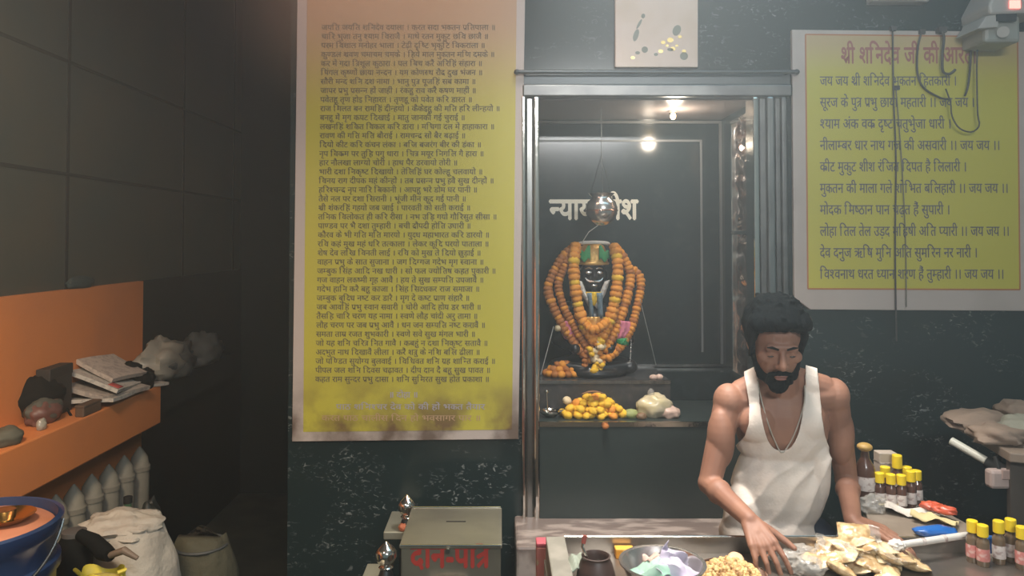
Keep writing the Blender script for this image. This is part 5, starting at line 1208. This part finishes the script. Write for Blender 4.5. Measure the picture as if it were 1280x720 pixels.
for v in vme.vertices:
    x, y = to_px(v.co)
    k = min(1, max(0, (y - 545) / 50)); s_ = (x * 1.0 + y * 0.80) / 1.28
    nrm_ = (v.co - P(975, y, DT)); nrm_.z = 0; nrm_.normalize()
    fan = math.atan2(y - 500, x - 1075)      # creases fan out from the right armhole towards the left hip
    fold = 1 - 2 * abs(math.sin(fan * 17 + 1.3 * noise.noise(Vector((x * .02, y * .02, 0))))) ** 0.8
    v.co += nrm_ * (0.0062 * k * fold * (0.6 + 0.8 * abs(noise.noise(Vector((fan * 6, 1, 2))))))
    k2 = min(1, max(0, (600 - y) / 60)); v.co += nrm_ * (0.004 * k2 * noise.noise(Vector((x * .05, y * .022, 3))))
vo = obj_mesh('tank_top', clip_mesh(vme, keep), 'vest', man)
so = vo.modifiers.new('solid', 'SOLIDIFY'); so.thickness = 0.004; so.offset = 1
# trousers
tm = MB(); tm.ell(P(980, 700, DT + .01), (0.160, 0.112, 0.115))
for s in (-1, 1):
    hx_ = P(980, 700, DT).x + s * 0.085
    tm.cap((hx_, DT + .01, 0.78), (hx_ + s * .01, DT - .01, 0.45), 0.094, 0.074); tm.cap((hx_ + s * .01, DT - .01, 0.45), (hx_ + s * .012, DT + .02, 0.12), 0.074, 0.066)
obj_mesh('trousers', blob_remesh(tm, 0.009, 4), 'trouser', man)
# necklace cord laid on the chest
from mathutils.bvhtree import BVHTree
dg = bpy.context.evaluated_depsgraph_get(); dg.update()
trees = []
for o in (man, vo):
    me = o.evaluated_get(dg).to_mesh(); trees.append(BVHTree.FromPolygons([v.co.copy() for v in me.vertices], [tuple(p.vertices) for p in me.polygons]))
cord = []
for px, py in ((947, 474), (950, 492), (955, 512), (961, 532), (968, 550), (977, 566), (986, 556), (994, 540), (1001, 520), (1006, 500), (1006, 480)):
    r_ = ray(px, py).normalized(); best = None
    for t_ in trees:
        h_ = t_.ray_cast(Vector((0, 0, CAMZ)), r_)
        if h_[0] is not None and (best is None or h_[3] < best): best = h_[3]
    if best: cord.append(Vector((0, 0, CAMZ)) + r_ * (best - 0.003))
MB().tube(along(cord, 0.008), 0.0022, 6).build('neck_cord', mat('pale_cord', (0.42, 0.38, 0.32), 0.5), man)

# ------------------------------------------------------------------ incense smoke hanging in the room, thicker higher up
sm = bpy.data.materials.new('incense_smoke'); sm.use_nodes = True; nt = sm.node_tree; nt.nodes.remove(nt.nodes['Principled BSDF'])
vs_n = nt.nodes.new('ShaderNodeVolumeScatter'); vs_n.inputs['Color'].default_value = (0.80, 0.93, 1.0, 1); vs_n.inputs['Anisotropy'].default_value = 0.25
tc = nt.nodes.new('ShaderNodeTexCoord'); sx_ = nt.nodes.new('ShaderNodeSeparateXYZ'); nt.links.new(tc.outputs['Object'], sx_.inputs[0])
mr = nt.nodes.new('ShaderNodeMapRange'); mr.inputs[1].default_value = 1.1; mr.inputs[2].default_value = 2.9; mr.inputs[3].default_value = 0.02; mr.inputs[4].default_value = 0.105
nt.links.new(sx_.outputs['Z'], mr.inputs[0]); fx = nt.nodes.new('ShaderNodeMapRange'); fx.interpolation_type = 'SMOOTHSTEP'; fx.inputs[1].default_value = -1.6; fx.inputs[2].default_value = -0.5; fx.inputs[3].default_value = 0.5; nt.links.new(sx_.outputs['X'], fx.inputs[0])
mul = nt.nodes.new('ShaderNodeMath'); mul.operation = 'MULTIPLY'; nt.links.new(mr.outputs[0], mul.inputs[0]); nt.links.new(fx.outputs[0], mul.inputs[1]); nt.links.new(mul.outputs[0], vs_n.inputs['Density']); nt.links.new(vs_n.outputs[0], nt.nodes['Material Output'].inputs['Volume'])
# denser smoke plume past the top of the tall board, warm light tinted into its colour
pm = sm.copy(); pm.name = 'warm_smoke'; pt_ = pm.node_tree
for n_ in [x for x in pt_.nodes if x.type not in ('OUTPUT_MATERIAL', 'VOLUME_SCATTER')]: pt_.nodes.remove(n_)
vp = [x for x in pt_.nodes if x.type == 'VOLUME_SCATTER'][0]; vp.inputs['Color'].default_value = (1.0, 0.74, 0.58, 1)
tc2 = pt_.nodes.new('ShaderNodeTexCoord'); ln_ = pt_.nodes.new('ShaderNodeVectorMath'); ln_.operation = 'LENGTH'; pt_.links.new(tc2.outputs['Object'], ln_.inputs[0])
m2 = pt_.nodes.new('ShaderNodeMapRange'); m2.interpolation_type = 'SMOOTHSTEP'; m2.inputs[1].default_value = 0.05; m2.inputs[2].default_value = 0.98; m2.inputs[3].default_value = 1.1; m2.inputs[4].default_value = 0.0
pt_.links.new(ln_.outputs['Value'], m2.inputs[0]); pt_.links.new(m2.outputs[0], vp.inputs['Density'])
pl_ = MB().ell((0, 0, 0), 1.0, seg=32, rings=20).build('smoke_plume', pm); pl_.location = P(455, -10, 2.75); pl_.scale = (0.62, 0.36, 0.56)
pl_['label'] = 'denser warm haze drifting across the top of the tall verse board'; pl_['category'] = 'smoke'; pl_['kind'] = 'stuff'
hz_ = MB().box((-1.75, 0.9, 0.45), (2.3, 3.15, 3.45)).build('incense_smoke', sm, smooth=False)
hz_['label'] = 'thin incense smoke hanging in the hall, thicker toward the ceiling'; hz_['category'] = 'smoke'; hz_['kind'] = 'stuff'
